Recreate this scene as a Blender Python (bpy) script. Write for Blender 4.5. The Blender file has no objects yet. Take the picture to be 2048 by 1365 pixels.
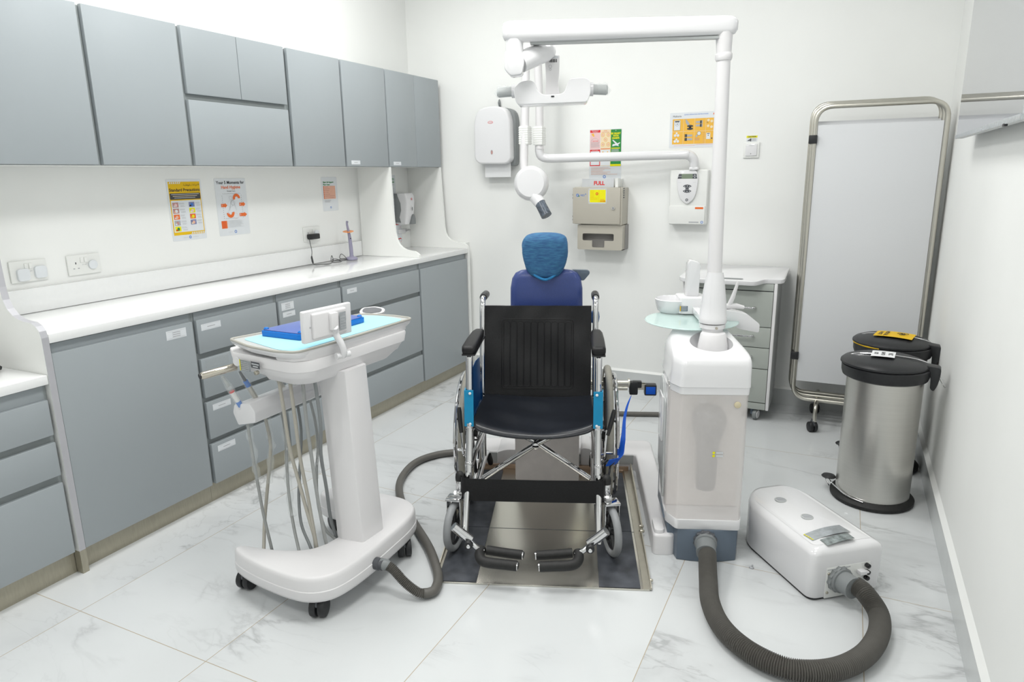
import bpy, bmesh, math, random
from mathutils import Vector, Matrix
random.seed(7)
SC = bpy.context.scene
COL = SC.collection
# ------------------------------------------------------------------ camera
cam_data = bpy.data.cameras.new('camera')
cam = bpy.data.objects.new('camera', cam_data); COL.objects.link(cam)
RR = (0.901517830748472, 0.4325048033004515, -0.014324662809539257)
RU = (-0.08919098284566426, 0.218098339093405, 0.9718426225802832)
RF = (-0.4234507874849138, 0.8748558221825674, -0.23519507004116913)
cam.matrix_world = Matrix(((RR[0], RU[0], -RF[0], 0), (RR[1], RU[1], -RF[1], 0), (RR[2], RU[2], -RF[2], 1.44), (0, 0, 0, 1)))
cam_data.sensor_width = 36
cam_data.lens = 1374.797 / 2048 * 36
cam_data.clip_start = 0.02
SC.camera = cam
# ------------------------------------------------------------------ world, exposure
w = bpy.data.worlds.new('world'); SC.world = w; w.use_nodes = True
w.node_tree.nodes['Background'].inputs[0].default_value = (0.9, 0.95, 1.0, 1)
w.node_tree.nodes['Background'].inputs[1].default_value = 0.3
SC.view_settings.view_transform = 'Standard'; SC.view_settings.look = 'None'
SC.view_settings.exposure = 0.05; SC.view_settings.gamma = 1
try: SC.view_settings.use_curve_mapping = False
except Exception: pass
# ------------------------------------------------------------------ ceiling lamps (room is closed)
CEIL = 3.0
LIGHTS = [(-2.15, -0.2), (-0.75, -0.2), (-2.15, 1.8), (-0.75, 1.8), (-2.15, 3.15), (-0.6, 3.15)]
LW = [.62, 1.0, 1.05, 1.4, 1.05, .55]
LP = 15.5
for i, (x, y) in enumerate(LIGHTS):
    ld = bpy.data.lights.new('panel_light', 'AREA'); ld.shape = 'RECTANGLE'; ld.size = 0.58; ld.size_y = 0.58
    ld.energy = LP * LW[i]; ld.color = (1.0, 0.995, 0.97)
    lo = bpy.data.objects.new('panel_light', ld); COL.objects.link(lo); lo.location = (x, y, CEIL - 0.04)

# ------------------------------------------------------------------ materials
MATS = {}
def mat(name, col=(.8, .8, .8), rough=.5, metal=0, spec=.5, coat=0, alpha=1, emit=None, trans=0, ior=1.45, noise=0, nscale=30, bump=0, aniso=None):
    if name in MATS: return MATS[name]
    m = bpy.data.materials.new(name); m.use_nodes = True
    nt = m.node_tree; b = nt.nodes['Principled BSDF']
    b.inputs['Base Color'].default_value = (*col, 1); b.inputs['Roughness'].default_value = rough
    b.inputs['Metallic'].default_value = metal; b.inputs['Specular IOR Level'].default_value = spec
    b.inputs['Coat Weight'].default_value = coat; b.inputs['Alpha'].default_value = alpha
    b.inputs['Transmission Weight'].default_value = trans; b.inputs['IOR'].default_value = ior
    if emit:
        b.inputs['Emission Color'].default_value = (*emit[0], 1); b.inputs['Emission Strength'].default_value = emit[1]
    if noise or bump:
        tc = nt.nodes.new('ShaderNodeTexCoord'); n = nt.nodes.new('ShaderNodeTexNoise')
        n.inputs['Scale'].default_value = nscale; n.inputs['Detail'].default_value = 4
        if aniso:
            mp = nt.nodes.new('ShaderNodeMapping'); mp.inputs['Scale'].default_value = aniso
            nt.links.new(tc.outputs['Object'], mp.inputs[0]); nt.links.new(mp.outputs[0], n.inputs['Vector'])
        else: nt.links.new(tc.outputs['Object'], n.inputs['Vector'])
        if noise:
            r = nt.nodes.new('ShaderNodeValToRGB')
            r.color_ramp.elements[0].color = (*[c * (1 - noise) for c in col], 1); r.color_ramp.elements[1].color = (*[min(1, c * (1 + noise)) for c in col], 1)
            r.color_ramp.elements[0].position = .3; r.color_ramp.elements[1].position = .7
            nt.links.new(n.outputs[0], r.inputs[0]); nt.links.new(r.outputs[0], b.inputs['Base Color'])
        if bump:
            bp = nt.nodes.new('ShaderNodeBump'); bp.inputs['Strength'].default_value = bump; bp.inputs['Distance'].default_value = .002
            nt.links.new(n.outputs[0], bp.inputs['Height']); nt.links.new(bp.outputs[0], b.inputs['Normal'])
    MATS[name] = m
    return m

M_wall = mat('wall_paint', (.865, .875, .86), .55, noise=.012, nscale=3, bump=.03)
M_ceil = mat('ceiling_paint', (.90, .90, .89), .7, noise=.01)
M_whitelam = mat('white_laminate', (.84, .85, .83), .35, noise=.008, nscale=5)
M_counter = mat('white_solid_surface', (.84, .85, .85), .12, coat=.2, noise=.01, nscale=60)
M_door = mat('grey_matte_lacquer', (.335, .368, .388), .32, spec=.45, noise=.012, nscale=2)
M_carc = mat('grey_recess_lacquer', (.30, .33, .335), .45, noise=.012)
M_edge = mat('silver_edge_band', (.47, .47, .50), .5, metal=.2, noise=.02)
M_steel = mat('brushed_stainless', (.60, .58, .54), .30, metal=1, noise=.05, nscale=8, bump=.04, aniso=(60, 1, 1))
M_steelv = mat('brushed_stainless_bin', (.60, .59, .56), .31, metal=1, noise=.02, nscale=4, bump=.008, aniso=(1, 1, 50))
M_kick = mat('brushed_steel_kick', (.40, .375, .30), .42, metal=.6, noise=.05, nscale=6, aniso=(1, 30, 4))
M_plate = mat('stainless_plate', (.64, .62, .56), .27, metal=1, noise=.03, nscale=3, bump=.004, aniso=(3, 1, 1))
M_chrome = mat('chrome', (.66, .66, .67), .07, metal=1, noise=.01)
M_nickel = mat('satin_nickel_tube', (.60, .58, .52), .28, metal=1, noise=.02)
M_plas = mat('white_gloss_plastic', (.765, .765, .78), .14, coat=.35, noise=.004, nscale=6)
M_plasm = mat('white_satin_plastic', (.765, .755, .765), .3, noise=.004, nscale=6)
M_warm = mat('offwhite_plastic', (.81, .82, .80), .3, noise=.01)
M_black = mat('black_plastic', (.018, .019, .021), .4, noise=.15, nscale=60)
M_blackg = mat('black_gloss', (.012, .012, .013), .15, noise=.1)
M_rubber = mat('black_rubber', (.014, .014, .014), .6, noise=.2, nscale=80)
M_vinyl = mat('black_vinyl', (.009, .009, .010), .45, spec=.35, noise=.25, nscale=200, bump=.15)
M_navyvinyl = mat('seat_black_vinyl', (.009, .011, .016), .28, noise=.25, nscale=200, bump=.15)
M_greyrub = mat('grey_tyre', (.27, .28, .29), .5, noise=.05, nscale=40)
M_tyre = mat('beige_grey_tyre', (.30, .29, .25), .55, noise=.06, nscale=60)
M_blue = mat('blue_painted_steel', (.0, .22, .42), .35, noise=.05)
M_bluedk = mat('blue_side_guard', (.0, .07, .25), .35, noise=.05)
M_upblue = mat('navy_blue_upholstery', (.045, .072, .235), .3, spec=.5, noise=.06, nscale=150, bump=.05)
M_web = mat('blue_webbing', (.0, .10, .62), .6, noise=.1, nscale=400)
M_mat = mat('charcoal_grip_mat', (.055, .06, .072), .6, noise=.45, nscale=12, bump=.2)
M_hoseD = mat('dark_grey_hose', (.115, .11, .10), .45, noise=.05, nscale=40)
M_hoseG = mat('grey_silicone_hose', (.32, .33, .325), .4, noise=.03)
M_hoseB = mat('beige_silicone_hose', (.43, .41, .36), .4, noise=.03)
M_slate = mat('slate_blue_base', (.12, .155, .20), .35, noise=.03, nscale=10)
M_grey = mat('mid_grey_plastic', (.22, .235, .24), .4, noise=.03)
M_greydk = mat('dark_grey_plastic', (.085, .09, .10), .4, noise=.05)
M_lgrey = mat('light_grey_plastic', (.48, .50, .50), .35, noise=.02)
M_panelg = mat('sage_grey_drawer', (.42, .45, .42), .3, noise=.01)
M_beige = mat('greige_abs', (.47, .445, .385), .38, noise=.012, nscale=10)
M_frost = mat('frosted_cover', (.93, .89, .87), .3, alpha=.33, noise=.01)
M_glass = mat('mint_frosted_glass', (.66, .84, .81), .12, alpha=.62, coat=.3, noise=.01)
M_film = mat('clear_film_sleeve', (.85, .9, .9), .12, alpha=.16, spec=.8, noise=.02, nscale=60, bump=.4)
M_liner = mat('light_blue_paper_liner', (.36, .71, .83), .7, noise=.02, nscale=40, bump=.1)
M_bluebox = mat('blue_instrument_box', (.0, .16, .56), .25, noise=.03)
M_bluetop = mat('blue_grey_lid', (.11, .16, .42), .3, noise=.03)
M_fabric = mat('white_screen_fabric', (.74, .755, .775), .8, noise=.01, nscale=300, bump=.1)
def translucent(m, fac):
    nt = m.node_tree; b = nt.nodes['Principled BSDF']; out = nt.nodes['Material Output']; t = nt.nodes.new('ShaderNodeBsdfTranslucent'); mx = nt.nodes.new('ShaderNodeMixShader')
    t.inputs[0].default_value = b.inputs['Base Color'].default_value; mx.inputs[0].default_value = fac
    nt.links.new(b.outputs[0], mx.inputs[1]); nt.links.new(t.outputs[0], mx.inputs[2]); nt.links.new(mx.outputs[0], out.inputs[0])
translucent(M_fabric, .1)
M_paper = mat('white_paper', (.80, .81, .82), .6, noise=.01)
M_lami = mat('laminated_sheet', (.74, .77, .80), .25, noise=.01)
M_lamif = mat('laminate_film_margin', (.70, .74, .76), .2, alpha=.75, noise=.01)
M_yel = mat('print_yellow', (.80, .50, .0), .5, noise=.01)
M_yel2 = mat('print_lemon', (.83, .78, .0), .5, noise=.01)
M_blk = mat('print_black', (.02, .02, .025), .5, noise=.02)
M_dkg = mat('print_dark_grey', (.06, .06, .06), .5, noise=.02)
M_gry = mat('print_grey', (.42, .43, .45), .5, noise=.02)
M_lgr = mat('print_light_grey', (.60, .62, .64), .5, noise=.02)
M_red = mat('print_red', (.70, .02, .02), .5, noise=.02)
M_pink = mat('print_pink', (.80, .55, .55), .5, noise=.02)
M_cream = mat('print_cream', (.82, .68, .46), .5, noise=.02)
M_orange = mat('print_orange', (.80, .16, .03), .5, noise=.02)
M_amber = mat('print_amber', (.84, .47, .06), .5, noise=.02)
M_green = mat('print_green', (.02, .24, .05), .5, noise=.02)
M_pblue = mat('print_blue', (.05, .20, .62), .5, noise=.02)
M_peach = mat('print_peach', (.80, .45, .33), .5, noise=.02)
M_skin = mat('print_brown_pink', (.48, .26, .24), .5, noise=.2, nscale=80)
M_photo = mat('print_mauve_blue', (.22, .24, .42), .5, noise=.3, nscale=80)
M_lcd = mat('lcd_green_grey', (.22, .27, .20), .2, noise=.02)
M_lilac = mat('lilac_metal', (.32, .31, .42), .3, metal=.3, noise=.02)
M_orangeac = mat('orange_acrylic_shield', (.85, .25, .0), .15, alpha=.85, noise=.01)
M_tv = mat('glossy_screen_glass', (.56, .57, .60), .035, metal=.92, noise=.005)
M_silver = mat('silver_label', (.45, .48, .50), .25, metal=.5, noise=.15, nscale=60)
M_alu = mat('dull_aluminium', (.50, .47, .40), .35, metal=.9, noise=.04)
M_shade = mat('inner_grey', (.30, .29, .28), .6, noise=.02)
M_emit = mat('led_diffuser', (.9, .9, .9), .5, emit=((1, 1, .98), 2.0))

def net_cover():
    m = bpy.data.materials.new('blue_nonwoven_cover'); m.use_nodes = True; nt = m.node_tree; b = nt.nodes['Principled BSDF']
    tc = nt.nodes.new('ShaderNodeTexCoord'); mp = nt.nodes.new('ShaderNodeMapping'); mp.inputs['Scale'].default_value = (1.2, 1, 6)
    n = nt.nodes.new('ShaderNodeTexNoise'); n.inputs['Scale'].default_value = 28; n.inputs['Detail'].default_value = 6
    r = nt.nodes.new('ShaderNodeValToRGB'); r.color_ramp.elements[0].color = (.025, .10, .25, 1); r.color_ramp.elements[0].position = .35
    r.color_ramp.elements[1].color = (.05, .20, .36, 1); r.color_ramp.elements[1].position = .75
    nt.links.new(tc.outputs['Object'], mp.inputs[0]); nt.links.new(mp.outputs[0], n.inputs['Vector']); nt.links.new(n.outputs[0], r.inputs[0]); nt.links.new(r.outputs[0], b.inputs['Base Color'])
    bp = nt.nodes.new('ShaderNodeBump'); bp.inputs['Strength'].default_value = .5; bp.inputs['Distance'].default_value = .004
    nt.links.new(n.outputs[0], bp.inputs['Height']); nt.links.new(bp.outputs[0], b.inputs['Normal'])
    b.inputs['Roughness'].default_value = .75
    return m
M_cover = net_cover()

def marble():
    m = bpy.data.materials.new('white_marble_tiles'); m.use_nodes = True; nt = m.node_tree; b = nt.nodes['Principled BSDF']; L = nt.links.new
    def math_(op, a, bb=None, c=None):
        n = nt.nodes.new('ShaderNodeMath'); n.operation = op
        for i, v in enumerate((a, bb, c)):
            if v is None: continue
            if isinstance(v, (int, float)): n.inputs[i].default_value = v
            else: L(v, n.inputs[i])
        return n.outputs[0]
    tc = nt.nodes.new('ShaderNodeTexCoord'); sp = nt.nodes.new('ShaderNodeSeparateXYZ'); L(tc.outputs['Object'], sp.inputs[0])
    gx = math_('DIVIDE', math_('SUBTRACT', sp.outputs[0], -2.26), .606); gy = math_('DIVIDE', math_('SUBTRACT', sp.outputs[1], 1.225), 1.218)
    def line(g, wdt):
        f = math_('FRACT', g); d = math_('MINIMUM', f, math_('SUBTRACT', 1.0, f)); return math_('LESS_THAN', d, wdt)
    gm = math_('MAXIMUM', line(gx, .0013 / .606), line(gy, .0013 / 1.218))
    idx = math_('ADD', math_('MULTIPLY', math_('FLOOR', gx), 7.31), math_('MULTIPLY', math_('FLOOR', gy), 3.77))
    cb = nt.nodes.new('ShaderNodeCombineXYZ'); L(math_('ADD', sp.outputs[0], idx), cb.inputs[0]); L(math_('SUBTRACT', sp.outputs[1], math_('MULTIPLY', idx, .6)), cb.inputs[1])
    def vein(scale, dist, wid, rot):
        mp = nt.nodes.new('ShaderNodeMapping'); mp.inputs['Rotation'].default_value = (0, 0, rot); mp.inputs['Scale'].default_value = (1, 2.1, 1); L(cb.outputs[0], mp.inputs[0])
        n = nt.nodes.new('ShaderNodeTexNoise'); n.inputs['Scale'].default_value = scale; n.inputs['Detail'].default_value = 7; n.inputs['Roughness'].default_value = .55; n.inputs['Distortion'].default_value = dist
        L(mp.outputs[0], n.inputs['Vector'])
        d = math_('ABSOLUTE', math_('SUBTRACT', n.outputs[0], .5))
        v = math_('SUBTRACT', 1.0, math_('MINIMUM', math_('DIVIDE', d, wid), 1.0)); return math_('POWER', v, 2.0)
    mk = nt.nodes.new('ShaderNodeTexNoise'); mk.inputs['Scale'].default_value = 1.7; mk.inputs['Detail'].default_value = 2; L(cb.outputs[0], mk.inputs['Vector'])
    mask = nt.nodes.new('ShaderNodeMapRange'); mask.inputs[1].default_value = .45; mask.inputs[2].default_value = .65; L(mk.outputs[0], mask.inputs[0])
    v1 = math_('MULTIPLY', vein(.9, .7, .028, .9), mask.outputs[0]); v2 = math_('MULTIPLY', vein(2.0, 1.0, .02, .5), .5)
    v2 = math_('MULTIPLY', v2, mask.outputs[0])
    v3 = math_('MULTIPLY', math_('MULTIPLY', vein(.8, .6, .13, .9), .35), mask.outputs[0])
    v = math_('MINIMUM', math_('ADD', math_('ADD', v1, v2), v3), 1.0)
    mx = nt.nodes.new('ShaderNodeMixRGB'); mx.inputs[1].default_value = (.635, .655, .665, 1); mx.inputs[2].default_value = (.42, .43, .44, 1); L(v, mx.inputs[0])
    m2 = nt.nodes.new('ShaderNodeMixRGB'); m2.inputs[2].default_value = (.42, .36, .27, 1); L(gm, m2.inputs[0]); L(mx.outputs[0], m2.inputs[1])
    L(m2.outputs[0], b.inputs['Base Color']); b.inputs['Roughness'].default_value = .17; b.inputs['Specular IOR Level'].default_value = .5
    return m
M_marble = marble()
def marble_skirt():
    m = mat('marble_skirting', (.58, .60, .60), .2, noise=.06, nscale=3)
    return m
M_skirt = marble_skirt()

# ------------------------------------------------------------------ mesh builder
def npow(a): return Vector(a)
class MB:
    def __init__(s): s.v = []; s.f = []; s.mi = []; s.mats = []
    def _m(s, m):
        if m is None: return 0
        if m not in s.mats: s.mats.append(m)
        return s.mats.index(m)
    def add(s, vs, fs, m=None):
        k = len(s.v); mi = s._m(m); s.v += [tuple(v) for v in vs]
        for f in fs: s.f.append(tuple(k + i for i in f)); s.mi.append(mi)
        return s
    def bm(s, bm, m=None, M=None):
        if M is not None: bmesh.ops.transform(bm, matrix=M, verts=bm.verts)
        bm.verts.ensure_lookup_table(); bm.verts.index_update()
        s.add([v.co[:] for v in bm.verts], [[v.index for v in f.verts] for f in bm.faces], m); bm.free(); return s
    def box(s, x0, x1, y0, y1, z0, z1, bev=0, m=None, seg=2, M=None):
        bm = bmesh.new(); bmesh.ops.create_cube(bm, size=1)
        for v in bm.verts: v.co = Vector(((x0 + x1) / 2 + v.co.x * (x1 - x0), (y0 + y1) / 2 + v.co.y * (y1 - y0), (z0 + z1) / 2 + v.co.z * (z1 - z0)))
        if bev: bmesh.ops.bevel(bm, geom=bm.edges[:], offset=bev, segments=seg, affect='EDGES', profile=.6, clamp_overlap=True)
        return s.bm(bm, m, M)
    def prism(s, pts, a0, a1, axis='z', bev=0, m=None, seg=2, M=None, bevside=0):
        """pts 2D; axis z:(x,y), y:(x,z), x:(y,z)"""
        def P(p, a): return (p[0], p[1], a) if axis == 'z' else ((p[0], a, p[1]) if axis == 'y' else (a, p[0], p[1]))
        bm = bmesh.new(); n = len(pts)
        A = [bm.verts.new(P(p, a0)) for p in pts]; B = [bm.verts.new(P(p, a1)) for p in pts]
        fa = bm.faces.new(A[::-1]); fb = bm.faces.new(B)
        for i in range(n): bm.faces.new((A[i], A[(i + 1) % n], B[(i + 1) % n], B[i]))
        bmesh.ops.recalc_face_normals(bm, faces=bm.faces)
        if bev:
            eg = [e for e in bm.edges if (fa in e.link_faces or fb in e.link_faces)]
            if bevside == 1: eg = [e for e in bm.edges if fb in e.link_faces]
            if bevside == -1: eg = [e for e in bm.edges if fa in e.link_faces]
            bmesh.ops.bevel(bm, geom=eg, offset=bev, segments=seg, affect='EDGES', profile=.55, clamp_overlap=True)
        return s.bm(bm, m, M)
    def loft(s, rings, m=None, cap=True, closed=True):
        vs = []; fs = []; n = len(rings[0])
        for r in rings: vs += r
        for i in range(len(rings) - 1):
            for j in range(n if closed else n - 1):
                a = i * n + j; b = i * n + (j + 1) % n; fs.append((a, b, b + n, a + n))
        if cap: fs.append(tuple(range(n))[::-1]); fs.append(tuple((len(rings) - 1) * n + j for j in range(n)))
        bm = bmesh.new(); bv = [bm.verts.new(v) for v in vs]
        for f in fs:
            try: bm.faces.new([bv[i] for i in f])
            except ValueError: pass
        bmesh.ops.recalc_face_normals(bm, faces=bm.faces)
        return s.bm(bm, m)
    def tube(s, pts, r, seg=10, m=None, smooth=0, cap=True, closed=False, sq=None):
        """sweep; r number or list; sq=(a,b) elliptical scale"""
        P = [Vector(p) for p in pts]
        if smooth:
            R_ = r if isinstance(r, (list, tuple)) else None
            P, R2 = crspline(P, smooth, R_, closed)
            if R_: r = R2
        n = len(P); rings = []
        T = []
        for i in range(n):
            if closed: t = P[(i + 1) % n] - P[i - 1]
            else: t = P[min(i + 1, n - 1)] - P[max(i - 1, 0)]
            if t.length < 1e-9: t = Vector((0, 0, 1))
            T.append(t.normalized())
        up = Vector((0, 0, 1)) if abs(T[0].z) < .9 else Vector((1, 0, 0))
        N = (up - T[0] * up.dot(T[0])).normalized()
        for i in range(n):
            if i:
                q = T[i - 1].rotation_difference(T[i]); N = q @ N; N = (N - T[i] * N.dot(T[i])).normalized()
            B = T[i].cross(N); rr = r[i] if isinstance(r, (list, tuple)) else r
            a, b = sq or (1, 1)
            rings.append([tuple(P[i] + N * (math.cos(2 * math.pi * k / seg) * rr * a) + B * (math.sin(2 * math.pi * k / seg) * rr * b)) for k in range(seg)])
        if closed: rings.append(rings[0])
        return s.loft(rings, m, cap=(cap and not closed))
    def cyl(s, p0, p1, r0, r1=None, seg=20, m=None, bev=0):
        r1 = r0 if r1 is None else r1
        p0 = Vector(p0); p1 = Vector(p1)
        if bev:
            d = (p1 - p0).normalized() * bev
            return s.tube([p0, p0 + d * .3, p0 + d, p1 - d, p1 - d * .3, p1], [r0 - bev, r0 - bev * .35, r0, r1, r1 - bev * .35, r1 - bev], seg, m)
        return s.tube([p0, p1], [r0, r1], seg, m)
    def lathe(s, prof, c=(0, 0, 0), seg=32, m=None, sx=1, sy=1, M=None, cap=True):
        """prof: list (r,z) around z"""
        rings = [[(c[0] + r * sx * math.cos(2 * math.pi * k / seg), c[1] + r * sy * math.sin(2 * math.pi * k / seg), c[2] + z) for k in range(seg)] for r, z in prof]
        if M is not None: rings = [[tuple(M @ Vector(p)) for p in r] for r in rings]
        return s.loft(rings, m, cap=cap)
    def torus(s, c, ax, R, r, seg=48, sub=10, m=None):
        c = Vector(c); ax = Vector(ax).normalized(); u = ax.orthogonal().normalized(); v = ax.cross(u)
        return s.tube([c + (u * math.cos(2 * math.pi * i / seg) + v * math.sin(2 * math.pi * i / seg)) * R for i in range(seg)], r, sub, m, closed=True)
    def obj(s, name, m, parent=None, fr=None, loc=(0, 0, 0), smooth=True, ang=35):
        me = bpy.data.meshes.new(name)
        ox, oy, oz = loc
        me.from_pydata([(v[0] - ox, v[1] - oy, v[2] - oz) for v in s.v], [], s.f)
        mats = s.mats or [m]
        if s.mats and m is not None and None in s.mats: pass
        for mm in mats: me.materials.append(mm)
        if s.mats: me.polygons.foreach_set('material_index', s.mi)
        if smooth:
            me.polygons.foreach_set('use_smooth', [True] * len(me.polygons))
            try: me.set_sharp_from_angle(angle=math.radians(ang))
            except Exception: pass
        me.update()
        o = bpy.data.objects.new(name, me); COL.objects.link(o)
        if parent is not None: o.parent = parent
        elif fr is not None:
            o.matrix_world = fr @ Matrix.Translation(Vector(loc))
        else: o.location = loc
        return o
def crspline(P, k, R=None, closed=False):
    out = []; ro = []; n = len(P)
    rng = n if closed else n - 1
    for i in range(rng):
        if closed: p0, p1, p2, p3 = P[i - 1], P[i], P[(i + 1) % n], P[(i + 2) % n]
        else: p0, p1, p2, p3 = P[max(i - 1, 0)], P[i], P[i + 1], P[min(i + 2, n - 1)]
        for j in range(k):
            t = j / k; t2 = t * t; t3 = t2 * t
            out.append(.5 * ((2 * p1) + (p2 - p0) * t + (2 * p0 - 5 * p1 + 4 * p2 - p3) * t2 + (3 * p1 - p0 - 3 * p2 + p3) * t3))
            if R: ro.append(R[i] * (1 - t) + R[i + 1] * t)
    if not closed:
        out.append(P[-1]);
        if R: ro.append(R[-1])
    return out, ro
def resample(P, step):
    out = [P[0]]; acc = 0
    for a, b in zip(P, P[1:]):
        d = (b - a).length; t = step - acc
        while t < d: out.append(a + (b - a) * (t / d)); t += step
        acc = (acc + d) % step if d else acc
        acc = d - (t - step)
    out.append(P[-1]); return out
def rpoly(pts, r, n=5):
    """round the corners of a polygon; r number or list"""
    out = []; N = len(pts)
    for i in range(N):
        p = Vector(pts[i]); a = Vector(pts[i - 1]); b = Vector(pts[(i + 1) % N])
        rr = r[i] if isinstance(r, (list, tuple)) else r
        if rr <= 0: out.append((p.x, p.y)); continue
        da = (a - p); db = (b - p); la = da.length; lb = db.length; da.normalize(); db.normalize()
        d = min(rr, la * .49, lb * .49)
        p0 = p + da * d; p1 = p + db * d
        for k in range(n + 1):
            t = k / n; q = p0 * (1 - t) ** 2 + p * (2 * t * (1 - t)) + p1 * t * t; out.append((q.x, q.y))
    return out
def rrect(x0, x1, y0, y1, r, n=5): return rpoly([(x0, y0), (x1, y0), (x1, y1), (x0, y1)], r, n)
G_ANG = math.radians(20.6)
FG = Matrix.Translation((-0.8705, 2.010, 0)) @ Matrix.Rotation(G_ANG, 4, 'Z')
FW = Matrix.Identity(4)
def tag(o, label=None, cat=None, group=None, kind=None):
    if label: o['label'] = label
    if cat: o['category'] = cat
    if group: o['group'] = group
    if kind: o['kind'] = kind
    return o
class Thing:
    """an Empty at the base of a thing; parts are given in the coordinates of its frame"""
    def __init__(s, name, loc, label, cat, fr=FW, group=None):
        s.loc = loc; s.e = bpy.data.objects.new(name, None); COL.objects.link(s.e); s.e.empty_display_size = .05
        s.e.matrix_world = fr @ Matrix.Translation(Vector(loc)); tag(s.e, label, cat, group)
    def part(s, name, mb, m, parent=None, label=None, **k):
        o = mb.obj(name, m, parent or s.e, loc=s.loc, **k)
        if label: o['label'] = label
        return o
def single(name, mb, m, loc, label, cat, fr=FW, group=None, **k):
    return tag(mb.obj(name, m, None, fr, loc, **k), label, cat, group)
def struct(name, mb, m): return tag(mb.obj(name, m), kind='structure')

# text as mesh geometry
_tc = {}
def text_geo(txt, size, align='CENTER', bold=0):
    key = (txt, size, align, bold)
    if key in _tc: return _tc[key]
    c = bpy.data.curves.new('t', 'FONT'); c.body = txt; c.size = size; c.align_x = align; c.align_y = 'CENTER'; c.offset = bold; c.resolution_u = 2
    o = bpy.data.objects.new('t', c); COL.objects.link(o)
    dg = bpy.context.evaluated_depsgraph_get(); dg.update()
    me = bpy.data.meshes.new_from_object(o.evaluated_get(dg))
    r = ([tuple(v.co) for v in me.vertices], [tuple(p.vertices) for p in me.polygons])
    bpy.data.objects.remove(o); bpy.data.curves.remove(c); bpy.data.meshes.remove(me)
    _tc[key] = r; return r
class Sheet:
    """a flat printed sheet: O origin (lower left), U right, V up, N towards the viewer; units metres"""
    def __init__(s, mb, O, U, V, step=.00035):
        s.mb = mb; s.O = Vector(O); s.U = Vector(U).normalized(); s.V = Vector(V).normalized(); s.N = s.U.cross(s.V); s.k = 1; s.step = step
    def P(s, u, v, l=None): return tuple(s.O + s.U * u + s.V * v + s.N * (s.step * (s.k if l is None else l)))
    def poly(s, pts, m, l=1): s.mb.add([s.P(u, v, l) for u, v in pts], [tuple(range(len(pts)))], m)
    def rect(s, u0, u1, v0, v1, m, l=1): s.poly([(u0, v0), (u1, v0), (u1, v1), (u0, v1)], m, l)
    def rr(s, u0, u1, v0, v1, r, m, l=1): s.poly(rrect(u0, u1, v0, v1, r, 3), m, l)
    def disc(s, u, v, r, m, l=1, ry=None, n=18): s.poly([(u + r * math.cos(6.28318 * i / n), v + (ry or r) * math.sin(6.28318 * i / n)) for i in range(n)], m, l)
    def ring(s, u, v, r, w_, m, l=1, a0=0, a1=360, n=20):
        for i in range(n):
            a = math.radians(a0 + (a1 - a0) * i / n); b = math.radians(a0 + (a1 - a0) * (i + 1) / n)
            s.poly([(u + (r - w_) * math.cos(a), v + (r - w_) * math.sin(a)), (u + r * math.cos(a), v + r * math.sin(a)), (u + r * math.cos(b), v + r * math.sin(b)), (u + (r - w_) * math.cos(b), v + (r - w_) * math.sin(b))], m, l)
    def text(s, t, u, v, size, m, l=2, align='CENTER', sx=1, bold=0, rot=0):
        vs, fs = text_geo(t, size, align, bold); c, d = math.cos(rot), math.sin(rot)
        s.mb.add([s.P(u + (x * sx * c - y * d), v + (x * sx * d + y * c), l) for x, y, z in vs], fs, m)
    def lines(s, u0, u1, v, n, dv, h, m, l=2, ragged=.15):
        for i in range(n): s.rect(u0, u1 - (u1 - u0) * ragged * random.random(), v - i * dv - h, v - i * dv, m, l)

# ------------------------------------------------------------------ SETTING
XL, XR, YB, YF = -2.97, 0.445, 4.47, -1.5
struct('floor', MB().box(XL - .1, XR + .1, YF - .1, YB + .1, -.1, 0), M_marble)
struct('wall_left', MB().box(XL - .1, XL, YF - .1, YB + .1, 0, CEIL), M_wall)
struct('wall_right', MB().box(XR, XR + .1, YF - .1, YB + .1, 0, CEIL), M_wall)
struct('wall_back', MB().box(XL, XR, YB, YB + .1, 0, CEIL), M_wall)
struct('wall_front', MB().box(XL, XR, YF - .1, YF, 0, CEIL), M_wall)
struct('ceiling', MB().box(XL - .1, XR + .1, YF - .1, YB + .1, CEIL, CEIL + .1), M_ceil)
mb = MB(); mb.box(-2.46, XR, YB - .014, YB, 0, .104, m=M_skirt); mb.prism([(YB - .014, .104), (YB, .104), (YB, .118)], -2.46, XR, 'x', m=M_wall); struct('baseboard_back', mb, None)
mb = MB(); mb.box(XR - .014, XR, YF, YB - .014, 0, .112, m=M_skirt); mb.prism([(XR - .014, .112), (XR, .112), (XR, .138)], YF, YB - .014, 'y', m=M_wall); struct('baseboard_right', mb, None)
mb = MB(); mb.box(-2.3, -1.3, YF + .0005, YF + .02, 0.0, 2.12, .004, m=mat('added_dark_door_leaf', (.10, .11, .12), .4, noise=.03)); mb.box(-2.36, -2.3, YF + .0005, YF + .03, 0, 2.18, m=M_nickel); mb.box(-1.3, -1.24, YF + .0005, YF + .03, 0, 2.18, m=M_nickel); mb.box(-2.3, -1.3, YF + .0005, YF + .03, 2.12, 2.18, m=M_nickel); struct('added_reflection_door', mb, None)  # unseen door added behind the camera, gives the chrome something dark to reflect
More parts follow.
